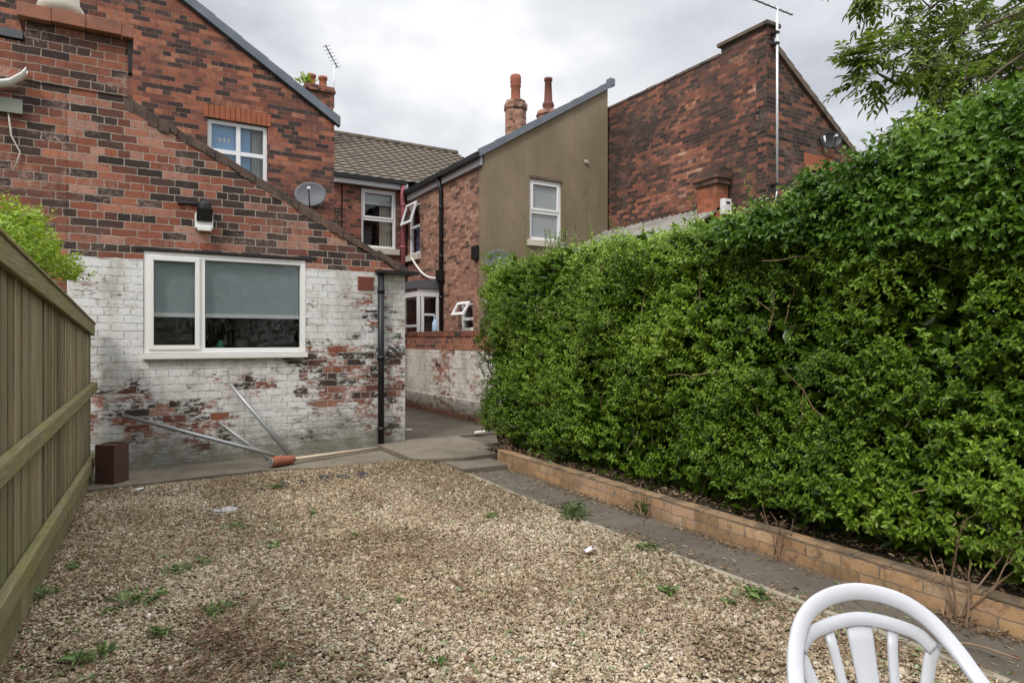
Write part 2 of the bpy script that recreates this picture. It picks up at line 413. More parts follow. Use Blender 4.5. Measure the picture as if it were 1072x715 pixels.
def render_mat():
    k = NT('olive_cement_render'); o = k.obj()
    n = k.noise(k.scale(o, (1, 1, .35)), 1.6, 6, .6)
    c = k.ramp(n, [(.3, (.188, .146, .094)), (.5, (.222, .175, .115)), (.7, (.262, .210, .142))])
    # hairline cracks and old patch edges
    v = k.t.nodes.new('ShaderNodeTexVoronoi'); v.feature = 'DISTANCE_TO_EDGE'; v.inputs['Scale'].default_value = .62
    d = k.t.nodes.new('ShaderNodeVectorMath'); d.operation = 'ADD'
    nz = k.t.nodes.new('ShaderNodeTexNoise'); k.put(nz.inputs['Vector'], o); nz.inputs['Scale'].default_value = 2.0
    k.put(d.inputs[0], o); k.put(d.inputs[1], nz.outputs['Color']); k.put(v.inputs['Vector'], d.outputs[0])
    cr = k.step(v.outputs['Distance'], .010, .002)
    c = k.mix(k.math('MULTIPLY', cr, .16), c, (.07, .055, .03))
    st = k.step(k.noise(k.scale(o, (3, 3, .22)), 2.2, 5, .6), .48, .68)
    c = k.mix(k.math('MULTIPLY', st, .13), c, (.125, .098, .06))
    pt = k.step(k.noise(o, .7, 3, .5), .50, .53); c = k.mix(k.math('MULTIPLY', pt, .22), c, (.30, .24, .165))
    k.principled(c, .9, k.bump(k.math('ADD', k.noise(o, 60, 4), k.math('MULTIPLY', k.noise(o, 5, 4), 1.5)), .6, .010), .2)
    return k.m
M['render'] = render_mat()

def fence_mat():
    k = NT('weathered_fence_wood'); o = k.obj()
    sx = k.n('ShaderNodeSeparateXYZ', i_0=o)
    grain = k.noise(k.scale(o, (14, 14, .7)), 5, 6, .65)
    wnz = k.t.nodes.new('ShaderNodeTexWhiteNoise'); wnz.noise_dimensions = '1D'
    k.put(wnz.inputs['W'], k.math('FLOOR', k.math('MULTIPLY', k.math('SUBTRACT', 7.92, sx.outputs[1]), 1/.1039)))
    c = k.ramp(grain, [(.25, (.12, .094, .056)), (.5, (.255, .208, .128)), (.75, (.39, .325, .215))])
    hv = k.n('ShaderNodeHueSaturation', i_Color=c, i_Value=k.math('ADD', .66, k.math('MULTIPLY', wnz.outputs['Value'], .62)), i_Saturation=1.0)
    kn = k.t.nodes.new('ShaderNodeTexVoronoi'); kn.inputs['Scale'].default_value = 1; k.put(kn.inputs['Vector'], k.scale(o, (2, 6.5, 2.6)))
    c2 = k.mix(k.math('MULTIPLY', k.step(kn.outputs['Distance'], .10, .04), .7), hv.outputs[0], (.05, .036, .022))
    gr = k.step(k.math('ADD', k.noise(k.scale(o, (3, 3, 1)), 1.7, 6, .65), k.math('MULTIPLY', k.step(sx.outputs[2], .7, .1), .10)), .42, .66)
    c = k.mix(k.math('MULTIPLY', gr, .68), c2, (.165, .165, .070))
    k.principled(c, .9, k.bump(grain, .6, .006), .2)
    return k.m
M['fence'] = fence_mat()
def rail_mat():
    k = NT('mossy_rail_wood'); o = k.obj()
    grain = k.noise(k.scale(o, (9, .6, 14)), 5, 6, .65)
    c = k.ramp(grain, [(.25, (.12, .10, .058)), (.55, (.24, .205, .12)), (.8, (.34, .295, .195))])
    gr = k.step(k.noise(o, 3.2, 6, .65), .40, .62)
    c = k.mix(k.math('MULTIPLY', gr, .6), c, (.205, .215, .062))
    k.principled(c, .9, k.bump(grain, .6, .005), .2)
    return k.m
M['rail'] = rail_mat()

def glass_mat(name='window_glass', tint=(.97, .985, .985), extra=0.01):
    k = NT(name)
    tr = k.t.nodes.new('ShaderNodeBsdfTransparent'); k.put(tr.inputs[0], tint)
    gl = k.t.nodes.new('ShaderNodeBsdfGlossy'); gl.inputs['Roughness'].default_value = .015
    fr = k.t.nodes.new('ShaderNodeFresnel'); fr.inputs[0].default_value = 1.52
    w = k.noise(k.obj(), 3.5, 2)
    nm = k.bump(w, .35, .02); k.put(gl.inputs['Normal'], nm)
    mx = k.t.nodes.new('ShaderNodeMixShader'); k.put(mx.inputs[0], k.math('ADD', k.math('MULTIPLY', fr.outputs[0], .62), extra))
    k.t.links.new(tr.outputs[0], mx.inputs[1]); k.t.links.new(gl.outputs[0], mx.inputs[2])
    k.t.links.new(mx.outputs[0], k.out.inputs[0])
    return k.m
M['glass'] = glass_mat()

def concrete_mat(name, base, alt, crack=True):
    k = NT(name); o = k.obj()
    n = k.noise(o, 1.4, 6, .62); f = k.noise(o, 55, 4, .7); m_ = k.noise(o, 6, 5, .65)
    c = k.mix(k.step(n, .35, .65), base, alt)
    c = k.mix(k.math('MULTIPLY', k.step(m_, .5, .7), .5), c, tuple(x*.5 for x in base))
    c = k.mix(k.math('MULTIPLY', f, .35), c, tuple(min(1, x*1.7) for x in alt))
    if crack:
        v = k.t.nodes.new('ShaderNodeTexVoronoi'); v.feature = 'DISTANCE_TO_EDGE'; v.inputs['Scale'].default_value = .8
        d = k.t.nodes.new('ShaderNodeVectorMath'); d.operation = 'ADD'
        nz = k.t.nodes.new('ShaderNodeTexNoise'); k.put(nz.inputs['Vector'], o); nz.inputs['Scale'].default_value = 3.0
        k.put(d.inputs[0], o); k.put(d.inputs[1], nz.outputs['Color']); k.put(v.inputs['Vector'], d.outputs[0])
        c = k.mix(k.math('MULTIPLY', k.math('MULTIPLY', k.step(v.outputs['Distance'], .010, .002), k.step(n, .45, .6)), .55), c, (.03, .027, .022))
    k.principled(c, .92, k.bump(k.math('ADD', f, k.math('MULTIPLY', m_, .8)), .7, .006), .25)
    return k.m
M['path'] = concrete_mat('dark_tarmac_path', (.090, .076, .060), (.135, .116, .092))
M['slab'] = concrete_mat('worn_concrete', (.105, .089, .067), (.19, .163, .124))
M['yard'] = concrete_mat('damp_yard_concrete', (.066, .055, .041), (.115, .096, .072))
M['edging'] = concrete_mat('pale_edging', (.27, .23, .175), (.36, .31, .24), False)

def ground_mat():
    k = NT('garden_earth'); o = k.obj()
    c = k.ramp(k.noise(o, 3, 6, .6), [(.3, (.09, .07, .045)), (.7, (.06, .075, .03))])
    k.principled(c, .95, k.bump(k.noise(o, 20, 4), .6, .02), .2)
    return k.m
def gravel_base_mat():
    k = NT('gravel_bed'); o = k.obj()
    c = k.ramp(k.noise(o, 70, 5, .7), [(.3, (.09, .068, .042)), (.55, (.20, .155, .10)), (.75, (.32, .26, .18))])
    k.principled(c, .95, k.bump(k.noise(o, 90, 4), .8, .015), .2)
    return k.m
def stone_mat():
    k = NT('gravel_stone')
    a = k.t.nodes.new('ShaderNodeAttribute'); a.attribute_name = 'rnd'
    o = k.obj()
    c = k.ramp(a.outputs['Fac'], [(0, (.17, .122, .078)), (.25, (.31, .242, .160)), (.5, (.435, .350, .242)), (.75, (.52, .43, .31)), (.95, (.58, .50, .385)), (1, (.70, .65, .57))])
    big = k.noise(o, .8, 5, .62)
    c = k.mix(k.math('MULTIPLY', k.step(big, .46, .66), .6), c, (.19, .125, .07))
    f = k.noise(o, 150, 3)
    hv = k.n('ShaderNodeHueSaturation', i_Color=c, i_Value=k.math('ADD', .75, k.math('MULTIPLY', f, .5)))
    k.principled(hv.outputs[0], .85, None, .25)
    return k.m
M['ground'] = ground_mat(); M['gravel_base'] = gravel_base_mat(); M['stone'] = stone_mat()
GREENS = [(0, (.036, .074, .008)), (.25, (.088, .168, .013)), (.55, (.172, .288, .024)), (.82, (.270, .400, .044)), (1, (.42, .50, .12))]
M['privet'] = leaf_mat('privet_leaf', GREENS, .32, .32, .28)
M['ivy'] = leaf_mat('laurel_leaf', [(0, (.027, .064, .008)), (.5, (.088, .182, .019)), (.9, (.17, .295, .036)), (1, (.24, .34, .07))], .30, .32, .28)
M['ash'] = leaf_mat('ash_leaflet', [(0, (.05, .085, .010)), (.5, (.145, .225, .026)), (1, (.29, .37, .06))], .45, .35)
M['lime'] = leaf_mat('bright_green_leaf', [(0, (.12, .20, .012)), (.5, (.27, .39, .026)), (1, (.42, .53, .06))], .45, .35)
M['weed'] = leaf_mat('weed_leaf', [(0, (.055, .10, .02)), (.5, (.11, .19, .04)), (1, (.24, .33, .11))], .5, .25)
M['straw'] = leaf_mat('dry_clipping', [(0, (.12, .065, .036)), (.4, (.27, .18, .10)), (.8, (.43, .33, .19)), (1, (.56, .48, .31))], .8, .1)
M['litter'] = leaf_mat('fallen_leaf', [(0, (.15, .060, .028)), (.22, (.20, .11, .055)), (.4, (.11, .13, .045)), (.7, (.17, .22, .08)), (1, (.36, .38, .24))], .6, .15)

# ------------------------------------------------------------------ walls, windows
def rect(u0, u1, z0, z1): return [(u0, z0), (u1, z0), (u1, z1), (u0, z1)]

class Face:
    """local (u along the wall, w out of it, z up) -> world, for a wall facing -Y or -X"""
    def __init__(self, axis, pos): self.axis = axis; self.pos = pos
    def box(self, mb, u0, u1, w0, w1, z0, z1):
        if self.axis == 'Y': mb.box(u0, u1, self.pos-w1, self.pos-w0, z0, z1)
        else: mb.box(self.pos-w1, self.pos-w0, u0, u1, z0, z1)
    def pt(self, u, w, z):
        return (u, self.pos-w, z) if self.axis == 'Y' else (self.pos-w, u, z)

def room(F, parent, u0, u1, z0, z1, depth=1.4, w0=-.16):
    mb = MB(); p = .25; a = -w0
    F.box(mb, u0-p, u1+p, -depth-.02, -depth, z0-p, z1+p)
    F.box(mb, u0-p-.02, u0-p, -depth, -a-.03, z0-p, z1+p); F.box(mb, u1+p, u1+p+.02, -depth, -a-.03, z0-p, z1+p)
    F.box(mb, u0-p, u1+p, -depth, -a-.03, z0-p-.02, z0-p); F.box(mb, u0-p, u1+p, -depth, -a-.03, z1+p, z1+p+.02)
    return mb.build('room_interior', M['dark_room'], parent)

def frame_bars(F, mb, u0, u1, z0, z1, w0, w1, t):
    F.box(mb, u0, u0+t, w0, w1, z0, z1); F.box(mb, u1-t, u1, w0, w1, z0, z1)
    F.box(mb, u0+t, u1-t, w0, w1, z0, z0+t); F.box(mb, u0+t, u1-t, w0, w1, z1-t, z1)

def make_window(F, parent, u0, u1, z0, z1, vs=(), hs=(), t=.055, mat='upvc', setback=.05, sill=None, depth=1.3, fill=None, casements=()):
    """frame + panes + sill; vs / hs = mullion and transom positions; fill(win) hangs blinds and curtains"""
    mb = MB(); w1 = -setback; w0 = w1-.07
    frame_bars(F, mb, u0, u1, z0, z1, w0, w1, t)
    us = [u0]+list(vs)+[u1]; h = t*.55
    for v in vs: F.box(mb, v-h, v+h, w0+.002, w1-.002, z0+t, z1-t)
    cells = []
    for i in range(len(us)-1):
        a = us[i]+(t if i == 0 else h); b = us[i+1]-(t if i == len(us)-2 else h)
        hh = hs.get(i, ()) if isinstance(hs, dict) else hs
        zs = [z0]+list(hh)+[z1]
        for q in hh: F.box(mb, a, b, w0+.003, w1-.003, q-h, q+h)
        for j in range(len(zs)-1):
            c = zs[j]+(t if j == 0 else h); d = zs[j+1]-(t if j == len(zs)-2 else h)
            cells.append((a, b, c, d))
    win = mb.build('window', M[mat], parent, bevel=.004)
    for ci, (a, b, c, d) in enumerate(cells):
        if ci in casements:
            cm = MB(); frame_bars(F, cm, a-.012, b+.012, c-.012, d+.012, w1-.03, w1+.018, .045)
            cm.build('casement', M[mat], win, bevel=.004)
        g = MB(); F.box(g, a-.004, b+.004, w0+.025, w0+.031, c-.004, d+.004); g.build('pane', M['glass'], win)
    if sill:
        s = MB(); F.box(s, u0-sill[0], u1+sill[0], -setback-.03, sill[1], z0-sill[2], z0-.003)
        s.build('sill', M[sill[3]], win, bevel=.006)
    room(F, win, u0, u1, z0, z1, depth, w0-.0)
    if fill: fill(win)
    return win

def blind(F, win, u0, u1, z0, z1, w=-.20, mat='blind', bar=True):
    mb = MB(); F.box(mb, u0, u1, w-.003, w, z0, z1); F.box(mb, u0, u1, w-.03, w+.005, z1-.002, z1+.04)
    mb.build('roller_blind', M[mat], win)
    if bar:
        b = MB(); F.box(b, u0, u1, w-.010, w+.012, z0-.046, z0-.001); b.build('blind_bar', M['upvc'], win)
def curtain(F, win, u0, u1, z0, z1, w=-.24, mat='curtain', folds=6):
    n = folds*6; pts = []
    for i in range(n+1):
        u = u0+(u1-u0)*i/n; ww = w+.025*math.sin(i/n*folds*2*math.pi)
        pts.append((u, ww))
    mb = MB(); vs = [F.pt(u, ww, z0) for u, ww in pts]+[F.pt(u, ww, z1) for u, ww in pts]
    mb.add(vs, [(i, i+1, i+n+2, i+n+1) for i in range(n)], True)
    mb.build('curtain', M[mat], win, fix=False)

# ================================================================== OUR HOUSE (left)
D1, D2 = 8.0, 11.33
XR = 3.15
house = thing('terraced_house', (1.1, 10, 0), 'red brick house, left, with flaking white paint around its wide white window', 'house')
# --- single-storey extension, rear wall with sloping parapet
mb = MB()
outline = [(-.5, -.3), (XR, -.3), (XR, 2.27), (.02, 3.93), (.02, 4.55), (-.5, 4.55)]
mb.prism(outline, 'Y', D1, D1+.23, holes=[rect(.175, 1.885, 1.245, 2.36)])
mb.build('extension_wall', M['brick_ext'], house)
for xx, zz in ((XR-.23, 2.2), (-.5, 3.85)):
    mb = MB(); mb.box(xx, xx+.23, D1+.232, D2, -.3, zz); mb.build('extension_side_wall', M['brick_ext'], house)
mb = MB(); mb.prism([(XR-.0, 2.20), (-.26, 3.86), (-.26, 3.95), (XR, 2.29)], 'Y', D1+.25, D2-.005); mb.build('extension_roof', M['slate'], house)
# --- weathered cement and tile fillet along the parapet (small irregular lumps)
mb = MB(); a = 0.0
while a < 1:
    b = min(1, a+random.uniform(.018, .055))
    xa, za = (XR+.05)*a, 3.955-1.675*a; xb, zb = (XR+.05)*b-.003, 3.955-1.675*b
    dn = .05+.055*random.random()*(1-.5*a)+.05*max(0, .12-a)/.12; up = .020+.035*random.random(); lip = .004+.022*random.random(); j = random.gauss(0, .010)
    mb.prism([(xa, za-dn+j), (xb, zb-dn-j), (xb+.004, zb+up-j*.5), (xa, za+up+j*.5)], 'Y', D1-lip, D1+.25+.01*random.random()); a = b
mb.build('parapet_coping', M['coping_brick'], house, bevel=.006)
# --- stub of old chimney breast with sandstone ledge
mb = MB(); mb.box(-.842, .03, D1-.012, D1+.30, 3.97, 4.56)
mb.build('chimney_breast', M['brick_left'], house)
mb = MB()
xs = [-.90, -.62, -.33, -.02, .09]
for a, b in zip(xs[:-1], xs[1:]): mb.box(a, b-.004, D1-.10-.012*random.random(), D1+.34, 4.565+.006*random.random(), 4.70+.012*random.random())
mb.build('stone_ledge', M['sandstone'], house, bevel=.008)
mb = MB(); mb.lathe((-.56, D1+.12, 4.715), [(.20, 0), (.20, .1), (.165, .14), (.15, .55), (.18, .6), (.18, .72), (.13, .72)], 14)
mb.build('chimney_pot', M['stone_pot'], house)
mb = MB(); mb.box(.035, .075, D1-.05, D1+.06, 4.22, 4.555); mb.build('timber_batten', M['black_timber'], house)
# --- tarred lintel above the window, patch of plain render under sill
mb = MB()
for i in range(9):
    a = .10+i*.212; mb.box(a, a+.21, D1-.008-.012*random.random(), D1+.10, 2.362+.004*random.random(), 2.388+.022*random.random())
mb.build('lintel', M['black_timber'], house, bevel=.005)
F1 = Face('Y', D1)
def lower_fill(w):
    blind(F1, w, .25, .70, 1.70, 2.30, w=-.084); blind(F1, w, .79, 1.815, 1.70, 2.30, w=-.084)
    s = MB(); F1.box(s, .2, 1.86, -.42, -.15, 1.20, 1.245); s.build('inner_sill', M['upvc_old'], w)
    c = MB(); c.lathe((.96, D1+.25, 1.247), [(.045, 0), (.045, .10), (.02, .13), (.02, .15)], 12); c.build('green_bottle', simple('green_bottle', (.02, .25, .12), .3), w)
    c = MB(); F1.box(c, 1.50, 1.80, -.33, -.22, 1.247, 1.31); c.build('blue_cloth', simple('blue_cloth', (.16, .33, .55), .8), w)
    c = MB(); F1.box(c, 1.22, 1.32, -.3, -.22, 1.247, 1.275); c.build('white_soap_dish', M['upvc'], w)
    f = MB(); F1.box(f, 1.25, 1.85, -1.25, -.7, .9, 2.0); f.build('kitchen_cupboard', simple('dark_cupboard', (.035, .03, .028), .6), w)
    f = MB(); F1.box(f, .2, .72, -1.2, -.9, .9, 2.2); f.build('door_leaf', simple('beige_door', (.20, .17, .12), .7), w)
make_window(F1, house, .178, 1.882, 1.248, 2.357, vs=(.745,), t=.062, mat='upvc_old', setback=.012, sill=(.012, .055, .055, 'sill'), fill=lower_fill, casements=(0,), depth=1.6)
# --- airbrick, gutter end and downpipe
mb = MB(); mb.box(2.52, 2.72, D1-.012, D1+.05, 2.03, 2.20)
mb.build('air_brick', M['vent_clay'], house)
mb = MB()
for i in range(6):
    for j in range(5): mb.box(2.535+i*.030, 2.535+i*.030+.018, D1-.017, D1-.0125, 2.045+j*.030, 2.045+j*.030+.018)
mb.build('air_brick_holes', M['clay_dark'], house)
mb = MB()
mb.tube([(2.80, D1-.065, .03), (2.80, D1-.065, 2.245)], .040, 12)
mb.box(2.74, 3.30, D1-.125, D1-.004, 2.247, 2.285)
for z in (.25, 1.15, 2.0): mb.tube([(2.80, D1-.065, z), (2.80, D1-.065, z+.05)], .049, 12)
mb.build('downpipe', M['black_plastic'], house)
mb = MB(); prof = []
for i in range(9):
    a = math.pi*i/8; prof.append((3.215+.055*math.cos(a), 2.29-.055*math.sin(a)))
mb.prism(prof+[(3.155, 2.30), (3.275, 2.30)][::-1] if False else prof, 'Y', D1-.10, D2-.05)
mb.build('gutter', M['black_plastic'], house)
# stump of cut pipe and rusty hook ends on the wall
mb = MB()
for (x, z) in ((2.93, 1.30), (2.98, 1.26), (3.04, 1.31), (2.90, 1.24)): mb.tube([(x, D1, z), (x+.02, D1-.05, z+.03), (x+.07, D1-.06, z-.01), (x+.09, D1-.02, z-.05)], .012, 6)
mb.build('cut_pipe_stumps', M['grey_metal'], house)

# --- two-storey outrigger behind
def gable(xL, xP, xR, zL, zP, zR, zb=-.3): return [(xL, zb), (xR, zb), (xR, zR), (xP, zP), (xL, zL)]
slope = .63
zE = 5.25; xP = -.35; zP = zE+slope*(XR-xP)
mb = MB(); mb.prism(gable(xP, xP, XR, zP, zP, zE), 'Y', D2, D2+.23, holes=[rect(1.135, 2.05, 3.72, 4.935)])
mb.build('upper_wall', M['brick_up'], house)
mb = MB(); mb.box(XR-.23, XR, D2+.232, 16.9, -.3, 5.2); mb.build('outrigger_side_wall', M['brick_up'], house)
mb = MB(); mb.prism([(XR+.08, zE-.02), (xP, zP+.035), (xP, zP+.115), (XR+.08, zE+.05)], 'Y', D2+.05, 16.9); mb.build('outrigger_roof', M['slate'], house)
dv = Vector((XR+.05-xP, 0, -(slope)*(XR+.05-xP))).normalized()
mb = MB(); n = 9
for i in range(n):   # dry-verge caps, each overlapping the one below
    xa = xP+(XR+.09-xP)*i/n; xb = xP+(XR+.09-xP)*(i+1)/n
    za = zP-slope*(xa-xP); zb = zP-slope*(xb-xP)
    mb.prism([(xa, za-.065), (xb, zb-.065), (xb, zb+.10), (xa, za+.085)], 'Y', D2-.07, D2+.055)
mb.build('verge_capping', M['verge'], house)
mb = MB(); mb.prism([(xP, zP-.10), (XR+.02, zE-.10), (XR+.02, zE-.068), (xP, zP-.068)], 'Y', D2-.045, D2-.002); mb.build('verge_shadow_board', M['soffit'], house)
mb = MB()
for i in range(13):
    a = 1.08+i*.079; mb.box(a, a+.070, D2-.008-.006*random.random(), D2+.05, 4.94, 5.165-.004*abs(i-6))
mb.build('soldier_course', M['soldier'], house, bevel=.004)
F2 = Face('Y', D2)
def upper_fill(w):
    blind(F2, w, 1.19, 1.58, 3.80, 4.88, w=-.16, mat='sky_reflection_blue', bar=False); blind(F2, w, 1.62, 1.80, 3.80, 4.88, w=-.19, mat='sky_reflection_blue', bar=False)  # blue sheets behind the panes stand in for reflected sky
    curtain(F2, w, 1.62, 2.0, 3.8, 4.88, mat='sky_reflection_blue', folds=4) if False else None
    curtain(F2, w, 1.83, 2.0, 3.8, 4.88, w=-.3, mat='white_net', folds=3)
    o = MB()
    for i in range(3): o.lathe((1.33+.07*i, D2+.17, 4.60), [(.012, 0), (.022, .03), (.022, .07), (.008, .10)], 10)
    o.build('window_charms', M['upvc'], w)
make_window(F2, house, 1.14, 2.045, 3.725, 4.93, vs=(1.60,), hs={0: (4.44,), 1: (4.44,)}, t=.06, setback=.06, sill=(.04, .05, .07, 'stone_sill'), fill=upper_fill)

# --- our main roof and chimney at the party line with next door
def tiles(mb, x0, x1, ye, ze, yr, zr):
    rows = int(math.hypot(yr-ye, zr-ze)/.30); cols = int((x1-x0)/.30)
    dy = (yr-ye)/rows; dz = (zr-ze)/rows; seg = 6
    nrm = Vector((0, -(zr-ze), (yr-ye))).normalized()
    for r in range(rows):
        vs = []; fs = []; nn = cols*seg
        for e in (0, 1):
            for i in range(nn+1):
                x = x0+(x1-x0)*i/nn+(.15 if r % 2 else 0)*0
                wv = .030*(.5+.5*math.cos(2*math.pi*(i % seg)/seg))+(.030 if e == 0 else .0)
                k = r+(e*1.06)
                p = Vector((x, ye+dy*k, ze+dz*k))+nrm*wv
                vs.append(p)
        for i in range(nn+1): vs.append(Vector(vs[i])-nrm*.03)
        for i in range(nn):
            fs.append((i, i+1, nn+2+i, nn+1+i)); fs.append((2*(nn+1)+i, 2*(nn+1)+i+1, i+1, i))
        mb.add(vs, fs)
YM, YR, ZE, ZR = 16.9, 21.1, 5.72, 8.08
mb = MB(); mb.box(-.5, 4.88, YM, YM+.25, -.3, 5.6); mb.build('main_wall', M['brick_main'], house)
mb = MB(); tiles(mb, -.5, 4.95, YM-.12, ZE, YR, ZR); mb.prism([(YR+4.2, ZE), (YR, ZR-.02), (YM, ZE-.05)], 'X', -.5, 4.9)
mb.build('main_roof', M['tile'], house)
mb = MB(); mb.box(4.62, 5.42, 19.6, 20.3, 6.9, 8.82); mb.box(4.56, 5.48, 19.54, 20.36, 8.82, 8.90); mb.box(4.59, 5.45, 19.57, 20.33, 8.90, 9.0)
ch = mb.build('chimney_stack', M['brick_up'], house)
mb = MB()
for x in (4.86, 5.2): mb.lathe((x, 19.95, 9.0), [(.15, 0), (.15, .05), (.12, .08), (.11, .30), (.14, .33), (.14, .40), (.1, .40)], 12)
mb.build('chimney_pot', M['terracotta'], ch)

# plants growing out of the chimney
P = []; D = []
for i in range(70):
    P.append((4.66+random.gauss(0, .08), 19.8+random.gauss(0, .12), 9.03+abs(random.gauss(0, .10)))); D.append((random.gauss(0, 1), random.gauss(0, 1), 1.2))
P = np.array(P); D = np.array(D)
o = leaves('buddleia_seedling', P, D, rng.normal(size=P.shape)+[0, 0, 1], rng.uniform(.12, .22, len(P)), rng.uniform(.05, .08, len(P)), rng.random(len(P)), M['lime'])
tag(o, 'small green plant sprouting from the top of the distant brick chimney', 'plant')

# ================================================================== NEIGHBOUR, far left sliver
nb = thing('neighbouring_house', (-2.2, 10, 0), 'brick house at the left edge behind the fence, seen beside a sagging white gutter', 'house')
mb = MB(); mb.box(-3.4, -.503, D1, D1+.23, -.3, 4.35); mb.build('extension_wall', M['brick_left'], nb)
mb = MB(); zl = zP-slope*3.1
mb.prism([(-3.5, -.3), (xP-.003, -.3), (xP-.003, zP-.002), (-3.5, zl)], 'Y', D2+.002, D2+.23); mb.build('upper_wall', M['brick_up'], nb)
mb = MB(); mb.prism([(xP-.003, zP+.035), (-3.6, zl-.03), (-3.6, zl+.05), (xP-.003, zP+.115)], 'Y', D2-.05, 16.9); mb.build('outrigger_roof', M['slate'], nb)
mb = MB(); mb.prism([(-3.4, 4.37), (-.86, 4.37), (-.86, 4.45), (-3.4, 4.45)], 'Y', D1-.02, D2); mb.build('extension_roof', M['slate'], nb)
mb = MB(); ctr = [(-2.2, 3.80), (-1.5, 3.80), (-1.15, 3.855), (-.95, 3.92), (-.86, 4.0), (-.82, 4.06)]
vs = []; fs = []
for x, z in ctr:
    for rr in (.06, .052):
        for q in range(9): t = math.pi*q/8; vs.append((x, D1-.085+rr*math.cos(t), z-rr*math.sin(t)))
for i in range(len(ctr)-1):
    for q in range(8):
        a = i*18+q; fs += [(a, a+1, a+19, a+18), (a+9, a+27, a+28, a+10)]
    for q in (0, 8): a = i*18+q; fs.append((a, a+18, a+27, a+9))
mb.add(vs, fs, True); mb.build('gutter', M['upvc_old'], nb)
mb = MB(); mb.box(-2.0, -.86, D1-.05, D1-.002, 3.62, 3.76); mb.build('fascia_board', simple('grey_green_board', (.24, .25, .22), .8), nb)
mb = MB(); mb.tube([(-.98, D1-.02, 3.7), (-.95, D1-.03, 3.4), (-.88, D1-.02, 3.25), (-.93, D1-.02, 3.05)], .008, 6); mb.build('cable', M['stone_sill'], nb)

# security light and satellite dish
sl = thing('security_light', (.74, D1, 2.66), 'white floodlight with a black cowl fixed on brick above the wide window', 'wall light')
mb = MB(); mb.box(.67, .85, D1-.10, D1-.003, 2.63, 2.80); mb.box(.69, .83, D1-.13, D1-.102, 2.60, 2.66); mb.build('lamp_body', M['upvc_old'], sl, bevel=.01)
mb = MB(); mb.obox((.76, D1-.135, 2.78), Vector((1, 0, 0)), Vector((0, .9, .3)).normalized(), Vector((0, -.3, .9)).normalized(), .16, .03, .15); mb.lathe((.76, D1-.09, 2.82), [(.05, 0), (.075, .02), (.07, .09), (.03, .12)], 12)
mb.build('lamp_cowl', M['black_plastic'], sl, bevel=.008)
mb = MB(); mb.tube([(.70, D1-.02, 2.90), (.6, D1-.02, 2.91), (.5, D1-.02, 2.90)], .018, 8); mb.build('cable', M['black_timber'], sl)

def dish(loc, r, face, label, group=None, mat='dish'):
    t = thing('satellite_dish', loc, label, 'satellite dish', group)
    f = Vector(face).normalized(); up = Vector((0, 0, 1)); s = f.cross(up).normalized(); u = s.cross(f)
    c = Vector(loc)+f*.16
    vs = []; fs = []; rr = 7; q = 28
    for side in (0, 1):
        for i in range(rr+1):
            k = i/rr
            for j in range(q):
                a = 2*math.pi*j/q
                vs.append(c+s*(math.cos(a)*r*k*1.03)+u*(math.sin(a)*r*k*.90)+f*(.22*r*k*k-side*.010))
    nn = (rr+1)*q
    for side in (0, 1):
        for i in range(rr):
            for j in range(q):
                a, b = i*q+j, i*q+(j+1) % q
                fs.append(tuple(x+side*nn for x in (a, b, b+q, a+q)))
    for j in range(q):
        a, b = rr*q+j, rr*q+(j+1) % q; fs.append((a, b, b+nn, a+nn))
    mb = MB(); mb.add(vs, fs, True); mb.build('reflector', M[mat], t)
    mb = MB(); tip = c+f*(r*1.15)-u*(r*.18)
    mb.tube([c-u*(r*.95)+f*.05, c-u*(r*.75)+f*(r*.7), tip], .010, 6); mb.tube([Vector(loc)+f*.0, c-f*.02], .016, 8)
    mb.build('feed_arm', M['black_plastic'], t)
    mb = MB(); mb.obox(tip+u*.012, f, s, u, .09, .05, .045); mb.build('receiver', M['white_net'], t, bevel=.006)
    return t
dish((2.76, D2, 3.80), .25, (-.35, -1, .30), 'grey satellite dish on the brick wall right of the four-pane upstairs window')

# TV aerial on our far chimney
an = thing('tv_aerial', (5.35, 20.4, 8.9), 'thin tv aerial on a pole beside the far brick chimney with plants', 'aerial')
mb = MB(); mb.tube([(5.52, 19.9, 8.5), (5.52, 19.9, 10.05)], .018, 6); mb.build('pole', M['mast'], an)
mb = MB(); a0 = Vector((5.52, 19.9, 9.95)); dr = Vector((-.7, -.45, .75)).normalized()
mb.tube([a0-dr*.22, a0+dr*.50], .018, 6)
for i in range(7):
    p = a0+dr*(-.2+.11*i); s = dr.cross(Vector((0, 0, 1))).normalized(); mb.tube([p-s*.14, p+s*.14], .007, 5)
mb.build('yagi_array', M['black_plastic'], an)

# ================================================================== NEXT DOOR (olive gable)
olive = thing('rendered_house', (8, 14, 0), 'terraced house whose outrigger has an olive-brown rendered gable and an orange brick side', 'house')
XO, XP, YO = 6.7, 10.12, 12.4
mb = MB()
mb.prism([(4.92, -.3), (10.1, -.3), (10.1, 5.6), (4.92, 5.6)], 'Y', YM, YM+.25, holes=[rect(5.42, 6.41, 3.87, 5.47)])
mb.build('main_wall', M['brick_main'], olive)
mb = MB(); tiles(mb, 4.95, 10.30, YM-.12, ZE, YR, ZR); mb.prism([(YR+4.2, ZE), (YR, ZR-.02), (YM, ZE-.05)], 'X', 4.95, 10.28)
mrf = mb.build('main_roof', M['tile'], olive)
mb = MB()
for i in range(12): mb.tube([(4.95+i*.446, YR, ZR+.03), (4.95+i*.446+.44, YR, ZR+.03)], .11, 10)
mb.build('ridge_tile_row', M['tile'], mrf)
mb = MB(); mb.box(4.6, 6.68, YM-.16, YM-.02, 5.50, 5.66); mb.build('fascia_board', M['white_board'], olive)
mb = MB(); mb.box(4.6, 6.60, YM-.27, YM-.165, 5.62, 5.72); mb.build('gutter', M['black_plastic'], olive)
F3 = Face('Y', YM)
